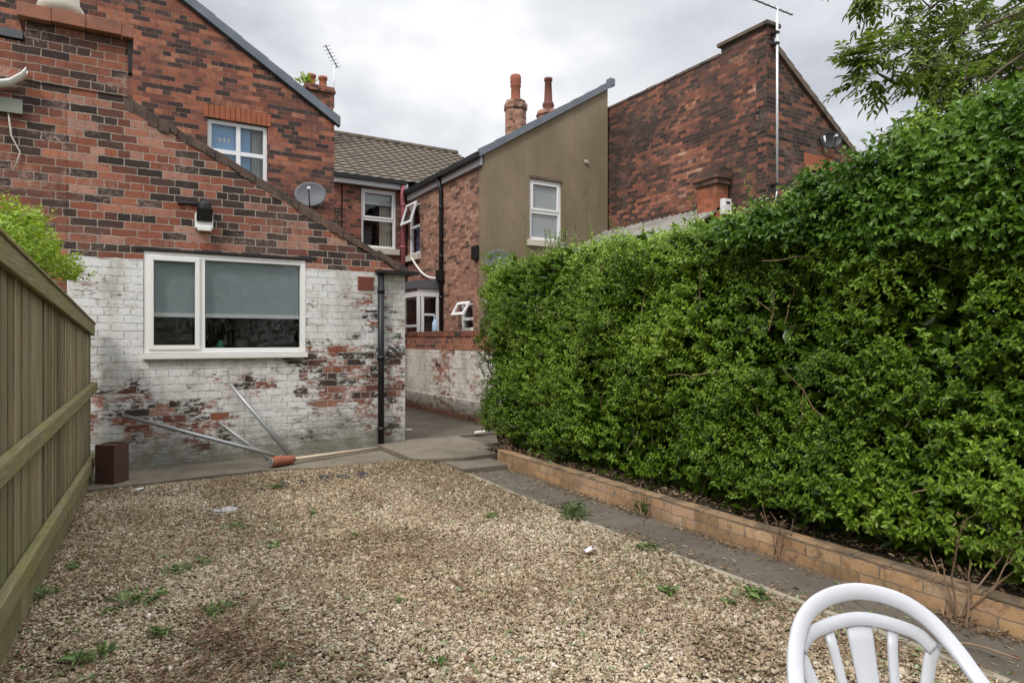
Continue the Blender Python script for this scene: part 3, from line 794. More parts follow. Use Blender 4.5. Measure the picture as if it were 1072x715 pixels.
def fill3(w):
    blind(F3, w, 5.48, 6.35, 5.12, 5.40, w=-.2, mat='white_net')
    curtain(F3, w, 6.02, 6.36, 3.9, 5.4, w=-.3, folds=4)
    b = MB(); F3.box(b, 5.5, 6.0, -1.1, -.9, 3.7, 4.5); b.build('bedroom_cupboard', simple('slate_blue', (.10, .14, .19), .7), w)
make_window(F3, olive, 5.425, 6.405, 3.875, 5.465, hs={0: (4.66,)}, t=.075, setback=.08, sill=(.08, .06, .16, 'stone_sill'), fill=fill3, casements=(1,))
mb = MB()
mb.tube([(6.52, YM-.20, 5.60), (6.52, YM-.14, 5.3), (6.56, YM-.1, 5.05), (6.56, YM-.1, 2.55)], .062, 12)
for z in (5.35, 4.2, 3.2): mb.tube([(6.56, YM-.1, z-.3), (6.56, YM-.1, z-.22)], .075, 12)
mb.build('soil_pipe', M['pink_pipe'], olive)
# side wall in orange brick (faces -X)
zOE = 5.46; zOP = 7.54
mb = MB()
mb.prism([(YO+.232, -.3), (YM-.002, -.3), (YM-.002, zOE-.12), (YO+.232, zOE-.12)], 'X', XO, XO+.23,
         holes=[rect(15.95, 16.75, 3.68, 5.08), rect(12.92, 13.55, 1.62, 2.26), rect(14.75, 16.55, 1.4, 2.7)])
mb.build('side_wall', M['brick_yard'], olive)
mb = MB(); mb.box(XO-.003, XO+.23, YO+.0, YO+.2315, -.3, zOE-.12); mb.build('side_wall_corner', M['brick_yard'], olive) if False else None
mb = MB(); mb.prism([(XO, -.3), (XP, -.3), (XP, zOP), (XO, zOE)], 'Y', YO, YO+.23, holes=[rect(7.87, 8.76, 3.66, 5.06)])
mb.build('gable_wall', M['render'], olive)
so = (zOP-zOE)/(XP-XO)
mb = MB(); mb.prism([(XO-.12, zOE-.12*so-.02+.03), (XP+.1, zOP+.1*so+.03), (XP+.1, zOP+.1*so+.11), (XO-.12, zOE-.12*so+.08)], 'Y', YO+.04, YM+.2); mb.build('outrigger_roof', M['slate'], olive)
mb = MB(); n = 9
for i in range(n):
    xa = XO-.13+(XP+.16-XO+.13)*i/n; xb = XO-.13+(XP+.16-XO+.13)*(i+1)/n
    za = zOE+so*(xa-XO); zb = zOE+so*(xb-XO)
    mb.prism([(xa, za-.03), (xb, zb-.03), (xb, zb+.125), (xa, za+.145)], 'Y', YO-.07, YO+.06)
mb.build('verge_capping', M['verge'], olive)
mb = MB(); mb.box(XP+.02, XP+.18, YO-.08, YO+.1, zOP+.05, zOP+.24); mb.build('verge_end_cap', M['verge'], olive, bevel=.03)
mb = MB(); mb.box(XO-.07, XO-.003, YO+.06, YM-.2, zOE-.26, zOE-.05); mb.build('fascia_board', M['white_board'], olive)
mb = MB(); mb.box(XO-.20, XO-.075, YO-.02, YM-.25, zOE-.12, zOE-.01); mb.build('gutter', M['black_plastic'], olive)
F4 = Face('X', XO)
make_window(F4, olive, 15.955, 16.745, 3.69, 5.075, hs={0: (4.45,)}, t=.07, setback=.04, sill=(.06, .09, .16, 'stone_sill'), fill=lambda w: blind(F4, w, 16.0, 16.7, 3.8, 4.4, w=-.2, mat='sky_reflection_blue', bar=False))
# the top light stands open: a hinged casement
def open_casement(u0, u1, z0, z1, ang, t, mat='upvc'):
    mb = MB(); hz = z1; c, s = math.cos(ang), math.sin(ang)
    def P(u, d, thick): return Vector((XO-.05-d*s-thick*c, u, hz-d*c+thick*s))
    Lz = z1-z0
    def bar(ua, ub, da, db):
        vs = [P(u, d, k) for k in (0, .045) for d in (da, db) for u in (ua, ub)]
        mb.add(vs, [(0, 1, 3, 2), (4, 6, 7, 5), (0, 4, 5, 1), (2, 3, 7, 6), (0, 2, 6, 4), (1, 5, 7, 3)])
    bar(u0, u0+t, 0, Lz); bar(u1-t, u1, 0, Lz); bar(u0+t, u1-t, 0, t); bar(u0+t, u1-t, Lz-t, Lz)
    o = mb.build('open_casement', M[mat], olive, bevel=.004)
    g = MB(); vs = [P(u, d, .02) for d in (t, Lz-t) for u in (u0+t, u1-t)]; g.add(vs, [(0, 1, 3, 2)]); g.build('pane', M['glass'], o, fix=False)
open_casement(15.99, 16.71, 4.46, 5.06, R(17), .07)
open_casement(12.93, 13.54, 1.90, 2.25, R(30), .07)
make_window(F4, olive, 12.925, 13.545, 1.625, 2.255, hs={0: (1.88,)}, t=.06, setback=.03, sill=(.05, .07, .07, 'stone_sill'))
# white bay with flat roof
bay_u0, bay_u1, bx = 14.72, 16.6, 6.12
mb = MB()
mb.box(bx-.06, XO-.004, bay_u0-.05, bay_u1+.05, 2.66, 2.80); mb.box(bx-.03, XO-.004, bay_u0-.02, bay_u1+.02, 2.80, 2.86)
bay = mb.build('bay_roof', M['dish'], olive)
mb = MB(); mb.box(bx, XO-.004, bay_u0, bay_u1, 2.46, 2.655); mb.box(bx, XO-.004, bay_u0, bay_u1, .3, 1.50)
for u in (bay_u0, (bay_u0+bay_u1)/2-.035, bay_u1-.07): mb.box(bx, bx+.07, u, u+.07, 1.50, 2.46)
for xx in (bx+.1, XO-.08): mb.box(xx, xx+.07, bay_u0, bay_u0+.07, 1.50, 2.46)
mb.box(bx+.07, XO-.02, bay_u0+.002, bay_u0+.066, 1.95, 2.0) if False else None
bf = mb.build('bay_window', M['upvc'], olive, bevel=.006)
mb = MB(); mb.box(bx+.17, XO-.08, bay_u0+.03, bay_u0+.036, 1.5, 2.46); mb.box(bx+.03, bx+.036, bay_u0+.07, bay_u1-.07, 1.5, 2.46); mb.build('pane', M['glass'], bf)
mb = MB(); mb.box(bx+.10, bx+.45, bay_u0+.01, bay_u0+.05, 2.0, 2.05); mb.box(bx-.02, bx+.02, bay_u0+.1, bay_u0+.85, 1.72, 1.78); mb.build('glazing_bar', M['upvc'], bf)
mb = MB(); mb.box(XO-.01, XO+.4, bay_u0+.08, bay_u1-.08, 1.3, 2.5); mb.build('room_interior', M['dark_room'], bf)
# downpipe with sagging white cable
mb = MB(); mb.tube([(XO-.13, 14.5, zOE-.1), (XO-.06, 14.5, zOE-.45), (XO-.06, 14.5, .2)], .05, 10)
for z in (4.6, 3.4, 2.4): mb.tube([(XO-.06, 14.5, z), (XO-.06, 14.5, z+.07)], .06, 10)
mb.box(XO-.16, XO-.02, 14.40, 14.60, 2.85, 3.10)
mb.build('downpipe', M['black_plastic'], olive)
mb = MB(); pts = []
for i in range(11):
    k = i/10; pts.append((XO-.09, 16.35-1.75*k, 3.62-.72*k-.30*math.sin(math.pi*min(1, k*1.02))*.6))
mb.tube(pts, .028, 8); mb.build('waste_pipe', M['upvc_old'], olive)
mb = MB(); mb.box(XO-.09, XO-.004, 12.62, 12.86, 3.18, 3.48); mb.build('flue_cowl', M['black_plastic'], olive, bevel=.02)
F5 = Face('Y', YO)
make_window(F5, olive, 7.875, 8.755, 3.67, 5.055, hs={0: (4.33,)}, t=.075, setback=.05, sill=(.08, .07, .14, 'stone_sill'), casements=(1,),
            fill=lambda w: blind(F5, w, 7.93, 8.70, 3.7, 5.0, w=-.103, mat='bright_net', bar=False))
mb = MB(); mb.prism([(7.86, 5.062), (8.77, 5.062), (8.77, 5.115), (7.86, 5.125)], 'Y', YO-.012, YO-.001); mb.build('window_head_shadow', M['coping_cement'], olive)
mb = MB(); mb.tube([(9.45, YO, 5.65), (9.45, YO-.07, 5.63)], .045, 10); mb.build('overflow_pipe', M['stone_sill'], olive)
# chimneys on the party line
mb = MB()
def hexa(c, r, z0, z1): mb.lathe((c[0], c[1], 0), [(r, z0), (r, z1)], 8, smooth=False)
hexa((10.28, 17), .33, 6.5, 8.42); hexa((10.28, 17), .37, 8.42, 8.58); hexa((10.28, 17), .31, 8.58, 8.68)
c1 = mb.build('octagonal_chimney', M['brick_clean'] if False else M['brick_yard'], olive)
mb = MB(); mb.lathe((10.28, 17, 8.68), [(.17, 0), (.15, .05), (.14, .42), (.17, .46), (.155, .52), (.17, .58), (.17, .74), (.15, .80), (.09, .82)], 16); mb.build('chimney_pot', M['terracotta'], c1)
mb = MB(); mb.lathe((10.30, 15.25, 0), [(.32, 6.5), (.32, 7.72)], 8, smooth=False); mb.lathe((10.30, 15.25, 0), [(.36, 7.72), (.33, 7.84)], 8, smooth=False)
c2 = mb.build('octagonal_chimney', M['brick_yard'], olive)
mb = MB(); mb.lathe((10.30, 15.25, 7.84), [(.20, 0), (.13, .10), (.17, .17), (.165, .22), (.12, .30), (.095, .86), (.12, .88), (.12, .95), (.07, .96)], 14); mb.build('chimney_pot', M['clay_dark'], c2)
# single-storey extension with corrugated roof
mb = MB(); mb.prism([(6.85, -.3), (9.78, -.3), (9.78, 3.7), (6.85, 2.2)], 'Y', 8.85, 9.08); mb.box(6.85, 7.08, 9.082, YO-.002, -.3, 2.2); mb.build('extension_wall', M['brick_soot'], olive)
mb = MB(); n = 60; vs = []; fs = []
for j in (0, 1):
    for e in (0, 1):
        for i in range(n+1):
            y = 8.72+(YO-8.74)*i/n; x = 6.7 if e == 0 else 10.08; z = (2.22 if e == 0 else 4.05)+.030*math.cos(i/n*24*2*math.pi*1.0)-.05*j
            vs.append((x, y, z))
m_ = n+1
for i in range(n):
    fs += [(i, i+1, m_+i+1, m_+i), (2*m_+i, 3*m_+i, 3*m_+i+1, 2*m_+i+1)]
fs += [(0, m_, 3*m_, 2*m_), (n, 2*m_+n, 3*m_+n, m_+n)]
for i in range(n): fs += [(i, 2*m_+i, 2*m_+i+1, i+1), (m_+i, m_+i+1, 3*m_+i+1, 3*m_+i)]
mb.add(vs, fs); mb.build('corrugated_roof', simple('grey_corrugated_sheet', (.26, .245, .22), .8, .2, 3, .003, 30, dirt=((.14, .125, .10), .5, .7)), olive)
mb = MB(); mb.box(9.80, 10.115, 8.72, 9.22, 2.8, 4.42); pr = mb.build('brick_pier', M['brick_clean'], olive)
mb = MB(); mb.box(9.75, 10.115, 8.66, 9.28, 4.42, 4.52); mb.box(9.72, 10.115, 8.63, 9.31, 4.52, 4.72); mb.build('pier_cap', M['brick_soot'], pr)
dish((7.05, YO, 3.05), .30, (-.5, -1, .25), 'pale satellite dish low on the olive rendered wall, half behind the hedge top')
mbx = thing('meter_box', (10.0, 8.7, 3.95), 'small white box with a dark slot fixed to the orange brick pier', 'box')
mb = MB(); mb.box(9.88, 10.08, 8.60, 8.716, 3.82, 4.12); mb.build('box_body', M['upvc'], mbx, bevel=.01)
mb = MB(); mb.box(9.93, 10.03, 8.594, 8.599, 4.02, 4.06); mb.build('slot', M['black_plastic'], mbx)

# ================================================================== RED / SOOTY HOUSE at right
sooty = thing('sooty_brick_house', (12, 11, 0), 'tall dark sooty brick house with orange patches and a sloping right-hand roof edge', 'house')
XS, YS = 10.2, 7.9; xE = 13.25; zT = 7.05
mb = MB(); mb.prism([(YS+.232, -.3), (16.9, -.3), (16.9, zT), (YS+.232, zT)], 'X', XS, XS+.23); mb.build('party_wall', M['brick_soot'], sooty)
ss = .645
mb = MB(); mb.prism([(XS, -.3), (xE, -.3), (xE, zT-.25-ss*(xE-XS-.23)), (XS+.23, zT-.25), (XS+.23, zT), (XS, zT)], 'Y', YS, YS+.231, holes=[rect(11.36, 12.2, 3.2, 4.72)])
mb.build('rear_wall', M['brick_soot_front'], sooty)
mb = MB(); mb.box(XS-.004, XS+.27, YS-.004, 8.96, zT+.002, zT+.16); ps = mb.build('parapet_block', M['brick_soot'], sooty)
mb = MB(); mb.box(XS-.07, XS+.33, YS-.07, 9.02, zT+.163, zT+.235); mb.build('stone_coping', M['coping_cement'], sooty, bevel=.01)
mb = MB()
for i in range(26):
    y = 9.0+i*.303; mb.box(XS-.02, XS+.25, y, y+.297, zT+.002, zT+.045+.012*random.random())
mb.build('wall_coping', M['coping_cement'], sooty)
mb = MB(); mb.prism([(XS+.24, zT-.24), (xE+.12, zT-.24-ss*(xE+.12-XS-.23)), (xE+.12, zT-.15-ss*(xE+.12-XS-.23)), (XS+.24, zT-.15)], 'Y', YS+.03, 16.9); mb.build('roof', M['slate'], sooty)
mb = MB(); n = 12
for i in range(n):
    xa = XS+.235+(xE+.14-XS-.235)*i/n; xb = XS+.235+(xE+.14-XS-.235)*(i+1)/n
    za = zT-.24-ss*(xa-XS-.23); zb = zT-.24-ss*(xb-XS-.23)
    mb.prism([(xa, za-.02), (xb, zb-.02), (xb, zb+.125), (xa, za+.10)], 'Y', YS-.06, YS+.04)
mb.build('verge_tiles', M['coping_cement'], sooty)
F6 = Face('Y', YS)
make_window(F6, sooty, 11.365, 12.195, 3.21, 4.715, hs={0: (4.35,)}, t=.06, setback=.08, mat='sill', fill=lambda w: blind(F6, w, 11.4, 12.15, 3.3, 4.66, w=-.2, mat='white_net', bar=False))
mb = MB(); mb.box(11.34, 12.22, YS-.03, YS+.05, 4.722, 4.80); mb.build('timber_head', simple('ochre_timber', (.36, .20, .08), .8), sooty)
mb = MB()
for i in range(12): mb.box(11.3+i*.08, 11.3+i*.08+.07, YS-.008, YS+.03, 4.805, 5.03)
mb.build('soldier_course', M['soldier'], sooty)
dish((12.05, YS, 5.30), .20, (-.7, -1, .2), 'dark dish under the sloping roof edge of the sooty brick house', mat='black_plastic')
ml = thing('bulkhead_lamp', (11.88, YS, 5.30), 'slim pale wall lamp beside the dark dish on sooty brick', 'wall light')
mb = MB(); mb.tube([(11.85, YS-.05, 5.42), (11.88, YS-.06, 5.2), (11.93, YS-.05, 5.1)], .03, 8); mb.tube([(11.88, YS, 5.25), (11.88, YS-.06, 5.25)], .02, 8); mb.build('lamp_tube', M['white_net'], ml)
# tall aerial mast
am = thing('aerial_mast', (10.33, 7.8, 3.9), 'tall white aerial mast with a long crossbar, strapped to the sooty corner', 'aerial')
mb = MB(); mb.tube([(10.34, YS-.12, 4.15), (10.34, YS-.12, 7.53)], .022, 8); mb.tube([(10.34, YS-.12, 4.15), (10.36, YS-.06, 3.95)], .014, 6); mb.build('mast_pole', M['mast'], am)
for z in (4.25, 6.85, 7.05): mb = MB(); mb.box(10.30, 10.38, YS-.15, YS-.003, z, z+.04); mb.build('bracket', M['black_plastic'], am)
mb = MB(); mb.tube([(9.42, YS-.20, 7.44), (10.34, YS-.12, 7.50), (10.84, YS-.08, 7.535)], .014, 6)
for i in range(8):
    k = i/7; p = Vector((9.45+1.35*k, YS-.20+.12*k, 7.445+.09*k)); mb.tube([p-Vector((0, .05, 0)), p+Vector((0, .05, 0))], .004, 5)
mb.build('crossbar', M['dish'], am)

# terrace roofs peeping over the hedge
fr = thing('distant_house', (19.5, 14, 0), 'distant grey roof just showing between the sooty house and the hedge', 'house')
mb = MB(); mb.prism([(14.6, -.3), (26, -.3), (26, 5.2), (14.6, 5.2)], 'Y', 12.0, 18); mb.build('wall', M['brick_main'], fr)
mb = MB(); mb.prism([(11.8, 5.2), (18.2, 5.2), (15, 7.4)], 'X', 14.4, 26.2); mb.build('roof', M['slate'], fr)

# ================================================================== YARD boundary wall
bw = thing('boundary_wall', (4.95, 12.5, 0), 'old yard wall with orange brick top over patchy white paint', 'wall')
mb = MB(); mb.box(4.9, 5.12, 8.62, 16.88, -.2, 1.46); mb.build('wall_body', M['brick_bound'], bw)
mb = MB(); mb.box(4.83, 4.898, 8.9, 16.85, -.2, .42); mb.build('plinth', M['brick_bound'], bw, bevel=.02)
mb = MB(); y = 8.63
while y < 16.8:
    mb.box(4.88+.01*random.random(), 5.14, y, y+.068, 1.463, 1.545+.02*random.random()); y += .078
mb.build('coping_bricks', M['brick_main'], bw)
mb = MB(); mb.box(4.62, 4.90, 8.42, 8.615, -.1, .30); mb.build('end_pier', M['brick_bound'], bw, bevel=.01)
bt = MB(); bt.lathe((5.0, 11.2, 1.56), [(.045, 0), (.05, .02), (.05, .16), (.02, .22), (.02, .27), (.026, .275), (.026, .30)], 12)
tag(bt.build('bottle', simple('pale_blue_plastic', (.35, .48, .62), .35)), 'pale blue bottle standing on the yard wall top', 'bottle')

# ================================================================== GROUND
mb = MB(); mb.box(-300, 300, -300, 400, -.6, -.12); tag(mb.build('ground', M['ground']), kind='structure')
# gravel bed
def gz(x, y):
    z = .012*mnoise.noise((x*1.3, y*1.3, 0))+.006*mnoise.noise((x*4, y*4, 3))
    lip = math.exp(-((y-6.62-.05*x)/.16)**2)*max(0, min(1, (x-.9)/.6))
    return z+.055*lip
NX, NY = 60, 100
def edge_x(y): return 3.06+.035*math.sin(y*1.1)+(.10 if y < 2 else 0)*0
vs = []; fs = []
for j in range(NY+1):
    y = -2.0+9.3*j/NY
    for i in range(NX+1):
        x0 = -.75; x1 = edge_x(y); x = x0+(x1-x0)*i/NX; vs.append((x, y, gz(x, y)-.012))
for j in range(NY):
    for i in range(NX): a = j*(NX+1)+i; fs.append((a, a+1, a+NX+2, a+NX+1))
mb = MB(); mb.add(vs, fs, True); tag(mb.build('gravel_bed', M['gravel_base']), kind='structure')
# path beside the planter, pale edging, back slab, yard
mb = MB()
for ya, yb, dz in ((-2, 1.12, 0), (1.13, 2.905, .003), (2.92, 4.6, -.002), (4.612, 6.12, .002)): mb.prism([(3.11, ya), (3.60, ya), (3.60, yb), (3.11, yb)], 'Z', -.1, -.012+dz)
tag(mb.build('garden_path', M['path'], bevel=.004), kind='structure')
mb = MB()
for i in range(20):
    y0 = -2+i*.405; 
    if y0 > 5.9: break
    a = edge_x(y0)-.005; b = edge_x(y0+.4)-.005
    mb.prism([(a, y0), (a+.042, y0), (b+.042, y0+.398), (b, y0+.398)], 'Z', -.1, .006+.006*random.random())
tag(mb.build('path_edging', M['edging'], bevel=.005), kind='structure')
mb = MB(); mb.prism([(-.35, 7.12), (.5, 7.2), (1.25, 7.26), (1.9, 7.08), (2.4, 6.90), (2.75, 6.80), (2.75, 7.995), (-.35, 7.995)], 'Z', -.1, .028)
tag(mb.build('concrete_strip', M['slab'], bevel=.008), kind='structure')
mb = MB(); mb.prism([(2.755, 6.74), (3.30, 6.55), (3.95, 6.62), (3.95, 8.1), (3.152, 8.1), (3.152, 7.992), (2.755, 7.992)], 'Z', -.1, .085)
tag(mb.build('concrete_step', M['slab'], bevel=.012), kind='structure')
mb = MB(); mb.prism([(3.06, 6.13), (3.60, 6.13), (3.62, 6.56), (3.32, 6.54), (3.06, 6.60)], 'Z', -.1, .045); tag(mb.build('lower_step', M['slab'], bevel=.01), kind='structure')
mb = MB(); mb.prism([(3.15, 8.105), (5.0, 8.105), (5.0, 16.9), (3.15, 16.9)], 'Z', -.1, .07); tag(mb.build('yard_floor', M['yard']), kind='structure')
mb = MB(); mb.box(3.96, 6.5, 6.6, 8.1, -.1, .05); tag(mb.build('yard_corner', M['yard']), kind='structure')
mb = MB(); mb.box(5.13, 6.69, 8.6, 16.9, -.1, .03); tag(mb.build('neighbour_yard_floor', M['yard']), kind='structure')
# planter wall and soil
pl = thing('planter_wall', (3.66, 3, 0), 'low buff brick planter edge along the path under the hedge', 'wall')
mb = MB(); mb.box(3.602, 3.70, -2.0, 6.35, -.1, .150); mb.build('brick_course', M['brick_planter'], pl)
mb = MB(); y = -2.0
while y < 6.3:
    L = .222; o_ = .012*random.random(); mb.box(3.604-o_*.6, 3.70, y, min(y+L-.006, 6.35), .152, .166+.006*random.random()) ; y += L
mb.build('mortar_top', simple('dirty_brick_top', (.36, .235, .135), .95, .4, 9, .006, 40, dirt=((.13, .105, .075), .44, .85)), pl, bevel=.004)
vs = []; fs = []; nx, ny = 12, 90
for j in range(ny+1):
    for i in range(nx+1):
        x = 3.702+1.8*i/nx; y = -2+8.9*j/ny; vs.append((x, y, .135+.03*mnoise.noise((x*3, y*3, 0))+.04*min(1, i/4)))
for j in range(ny):
    for i in range(nx): a = j*(nx+1)+i; fs.append((a, a+1, a+nx+2, a+nx+1))
mb = MB(); mb.add(vs, fs, True); tag(mb.build('planter_soil', M['soil']), kind='structure')

# --- gravel stones (uncountable)
def ico():
    bm = bmesh.new(); bmesh.ops.create_icosphere(bm, subdivisions=1, radius=1)
    V = np.array([v.co[:] for v in bm.verts]); F = np.array([[v.index for v in f.verts] for f in bm.faces]); bm.free()
    return V, F
IV, IF = ico()
def rand_rot(n):
    q = rng.normal(size=(n, 4)); q /= np.linalg.norm(q, axis=1, keepdims=True)
    w, x, y, z = q.T
    return np.stack([np.stack([1-2*(y*y+z*z), 2*(x*y-z*w), 2*(x*z+y*w)], -1), np.stack([2*(x*y+z*w), 1-2*(x*x+z*z), 2*(y*z-x*w)], -1), np.stack([2*(x*z-y*w), 2*(y*z+x*w), 1-2*(x*x+y*y)], -1)], 1)
def in_view(x, y, m=.75):
    """keeps what the photo, or a camera a step aside, can see"""
    f = .5126*x+.8586*y; r = .8586*x-.5126*y
    return (f > 1.9) & (np.abs(r) < f*.79+m+.35)
N = 310000
x = rng.uniform(-.7, 3.06, N); y = rng.uniform(.4, 7.3, N)
f = .5126*x+.8586*y
keep = in_view(x, y) & (rng.random(N) < np.clip(1.15-(f-2.4)*.06, .7, 1))
strip = 7.14+.1*np.clip(x, 0, 1.2)-np.clip(x-1.25, 0, 9)*.30
keep &= y < strip+rng.normal(0, .05, N)
keep &= x > -.62+.0442*y+.06*rng.random(N)
pn = np.array([mnoise.noise((a*1.5+2, b*1.5, 8)) for a, b in zip(x, y)])
keep &= ~((pn > .28) & (rng.random(N) < .55))
x = x[keep]; y = y[keep]; n = len(x)
def vnoise(x, y, s, o=0): return np.array([mnoise.noise((a*s, b*s, o)) for a, b in zip(x, y)])
z = np.array([gz(a, b) for a, b in zip(x, y)])-.006+rng.uniform(0, .014, n)
size = rng.lognormal(-4.92, .33, n)
Rm = rand_rot(n); sc = np.stack([size*rng.uniform(.9, 1.5, n), size*rng.uniform(.6, 1.0, n), size*rng.uniform(.35, .75, n)], 1)
tilt = rng.random(n) < .65
ang = rng.uniform(0, 6.28, n)
flat = np.zeros((n, 3, 3)); flat[:, 0, 0] = np.cos(ang); flat[:, 0, 1] = -np.sin(ang); flat[:, 1, 0] = np.sin(ang); flat[:, 1, 1] = np.cos(ang); flat[:, 2, 2] = 1
Rm[tilt] = flat[tilt]
shapes = IV[None]*(1+rng.uniform(-.22, .22, (n, len(IV), 1)))*sc[:, None, :]
V = np.einsum('nij,nkj->nki', Rm, shapes)+np.stack([x, y, z], 1)[:, None, :]
Fi = (np.arange(n)[:, None, None]*len(IV)+IF[None]).reshape(-1, 3)
tag(np_mesh('gravel', V.reshape(-1, 3), Fi, M['stone'], None, np.repeat(rng.random(n), len(IV)), smooth=True), kind='stuff')

# --- dry clippings and small fallen leaves over the gravel (uncountable)
def scatter_flat(name, n, dens, L, W, mat, zoff=.012, tilt=.35, xr=(-.55, 3.55), yr=(.6, 7.1)):
    x = rng.uniform(*xr, n); y = rng.uniform(*yr, n)
    k = in_view(x, y) & (rng.random(n) < dens(x, y))
    x = x[k]; y = y[k]; n = len(x)
    z = np.array([gz(a, b) for a, b in zip(x, y)])+zoff+rng.uniform(0, .01, n)
    z = np.where(x > 3.07, -.008+rng.uniform(0, .006, n), z)
    a = rng.uniform(0, 6.28, n)
    D = np.stack([np.cos(a), np.sin(a), rng.normal(0, tilt, n)], 1); Nn = np.stack([rng.normal(0, tilt, n), rng.normal(0, tilt, n), np.ones(n)], 1)
    return leaves(name, np.stack([x, y, z], 1), D, Nn, rng.uniform(*L, n), rng.uniform(*W, n), rng.random(n), M[mat])
def d_straw(x, y):
    v = np.array([.42+1.1*mnoise.noise((a*1.1+3, b*1.1, 1.7))+.5*mnoise.noise((a*3, b*3, 5)) for a, b in zip(x, y)])
    v += .55*np.exp(-((y-6.4)/.5)**2)*(x > .6)+.25*np.exp(-((y-5)/1)**2)
    return np.clip(v, .06, 1)*np.where(x > 3.05, .06, 1)
tag(scatter_flat('dry_clippings', 85000, d_straw, (.018, .055), (.003, .009), 'straw'), kind='stuff')
def d_leaf(x, y):
    v = np.array([.12+1.0*max(0, mnoise.noise((a*.9+8, b*.9, 4.2))) for a, b in zip(x, y)])
    v += .5*np.exp(-((x-3.0)/.3)**2)*(y < 4)+.35*np.exp(-((x+.1)/.5)**2)*(y < 4)
    return np.clip(v, .03, 1)*np.where((x > 3.12) & (x < 3.45), .25, 1)
tag(scatter_flat('leaf_litter', 14000, d_leaf, (.018, .050), (.009, .024), 'litter', .016, .3), kind='stuff')
def d_planter(x, y): return np.full(len(x), 1.0)
n = 2600; x = 3.72+np.abs(rng.normal(0, .16, n)); y = rng.uniform(.5, 6.5, n); a = rng.uniform(0, 6.28, n)
D = np.stack([np.cos(a), np.sin(a), rng.normal(.1, .3, n)], 1); Nn = np.stack([rng.normal(0, .4, n), rng.normal(0, .4, n), np.ones(n)], 1)
tag(leaves('planter_litter', np.stack([x, y, .165+rng.uniform(0, .03, n)], 1), D, Nn, rng.uniform(.02, .05, n), rng.uniform(.006, .018, n), rng.random(n)*.7, M['straw']), kind='stuff')

n = 2600; x = np.where(rng.random(n) < .6, 3.598-np.abs(rng.normal(0, .045, n)), 3.115+np.abs(rng.normal(0, .07, n))); y = rng.uniform(.5, 6.1, n)
k_ = np.array([mnoise.noise((b*1.7, 3, a*2)) for a, b in zip(x, y)]) > -.12; x = x[k_]; y = y[k_]; n = len(x); a = rng.uniform(0, 6.28, n)
D = np.stack([np.cos(a), np.sin(a), rng.normal(.05, .25, n)], 1); Nn = np.stack([rng.normal(0, .4, n), rng.normal(0, .4, n), np.ones(n)], 1)
tag(leaves('path_litter', np.stack([x, y, -.007+rng.uniform(0, .012, n)], 1), D, Nn, rng.uniform(.012, .040, n), rng.uniform(.004, .013, n), rng.random(n)*.75, M['straw']), kind='stuff')

# ================================================================== FENCE (left)
fence = thing('timber_fence', (-.47, 3.6, 0), 'tall weathered board fence with mossy rails down the left side', 'fence')
fa, fb = Vector((-.287, 7.92, 0)), Vector((-.70, -1.6, 0))
fd = (fb-fa); fL = fd.length; fd.normalize(); fn = Vector((-fd.y, fd.x, 0)); fn = fn if fn.x > 0 else -fn
def ft(s): return 1.56+.066*s         # top of the fence rises towards the viewer
mb = MB(); s = 0
while s < fL:
    w = .104; lean = .012*math.sin(s*1.3)+random.gauss(0, .004)
    p = fa+fd*s-fn*(.004+.012*random.random()); q = fa+fd*(s+w-.004-.006*random.random())-fn*(.003+.016*random.random())
    top = ft(s)-.05; t_ = fn*-.016; ln = fd*(.02+lean)
    vs = []
    for zz, off in ((.06, fd*0), (top, -ln)):
        vs += [p+off+Vector((0, 0, zz)), q+off+Vector((0, 0, zz)), q+off+t_+Vector((0, 0, zz)), p+off+t_+Vector((0, 0, zz))]
    mb.add(vs, [(0, 1, 5, 4), (1, 2, 6, 5), (2, 3, 7, 6), (3, 0, 4, 7), (4, 5, 6, 7), (3, 2, 1, 0)]); s += w
mb.build('board_panel', M['fence'], fence)
mb = MB()
P0 = lambda s, z, o=0: fa+fd*s+fn*o+Vector((0, 0, z))
def rail(zf, h, d, segs, off=0, name='rail'):
    for k in range(segs):
        a, b = fL*k/segs, fL*(k+1)/segs-.006
        m = MB(); m.bar(P0(a, zf(a), off+d/2), P0(b, zf(b), off+d/2), d, h); m.build(name, M['rail'], fence, bevel=.007)
rail(lambda s: .925-.020*s, .095, .050, 3)
rail(lambda s: .195+.012*s, .105, .050, 3)
rail(lambda s: ft(s)-.060, .115, .030, 3, 0)
rail(lambda s: ft(s)+.006, .020, .085, 3, -.045, 'capping_rail')
m = MB(); m.bar(P0(.05, .085, .014), P0(fL, .085, .014), .026, .15); m.build('gravel_board', M['fence'], fence)
# brown box at the fence foot
bx = thing('brown_box', (-.1, 7.3, 0), 'dark brown square box standing on edge between the fence and white wall', 'box')
a1 = R(-38)
ax = Vector((math.cos(a1), math.sin(a1), 0)); ay = Vector((-math.sin(a1), math.cos(a1), 0)); az = Vector((0, 0, 1))
mb = MB(); c = Vector((-.10, 7.38, .21))
for sx_, sy_, lx, ly in ((1, 0, .016, .2), (-1, 0, .016, .2), (0, 1, .168, .016), (0, -1, .168, .016)): mb.obox(c+ax*(.092*sx_)+ay*(.092*sy_), ax, ay, az, lx, ly, .38)
mb.build('box_side_panel', M['wood_brown'], bx, bevel=.004)
mb = MB(); mb.obox(c+Vector((0, 0, .17)), ax, ay, az, .166, .166, .014); mb.build('box_top', M['wood_brown'], bx)
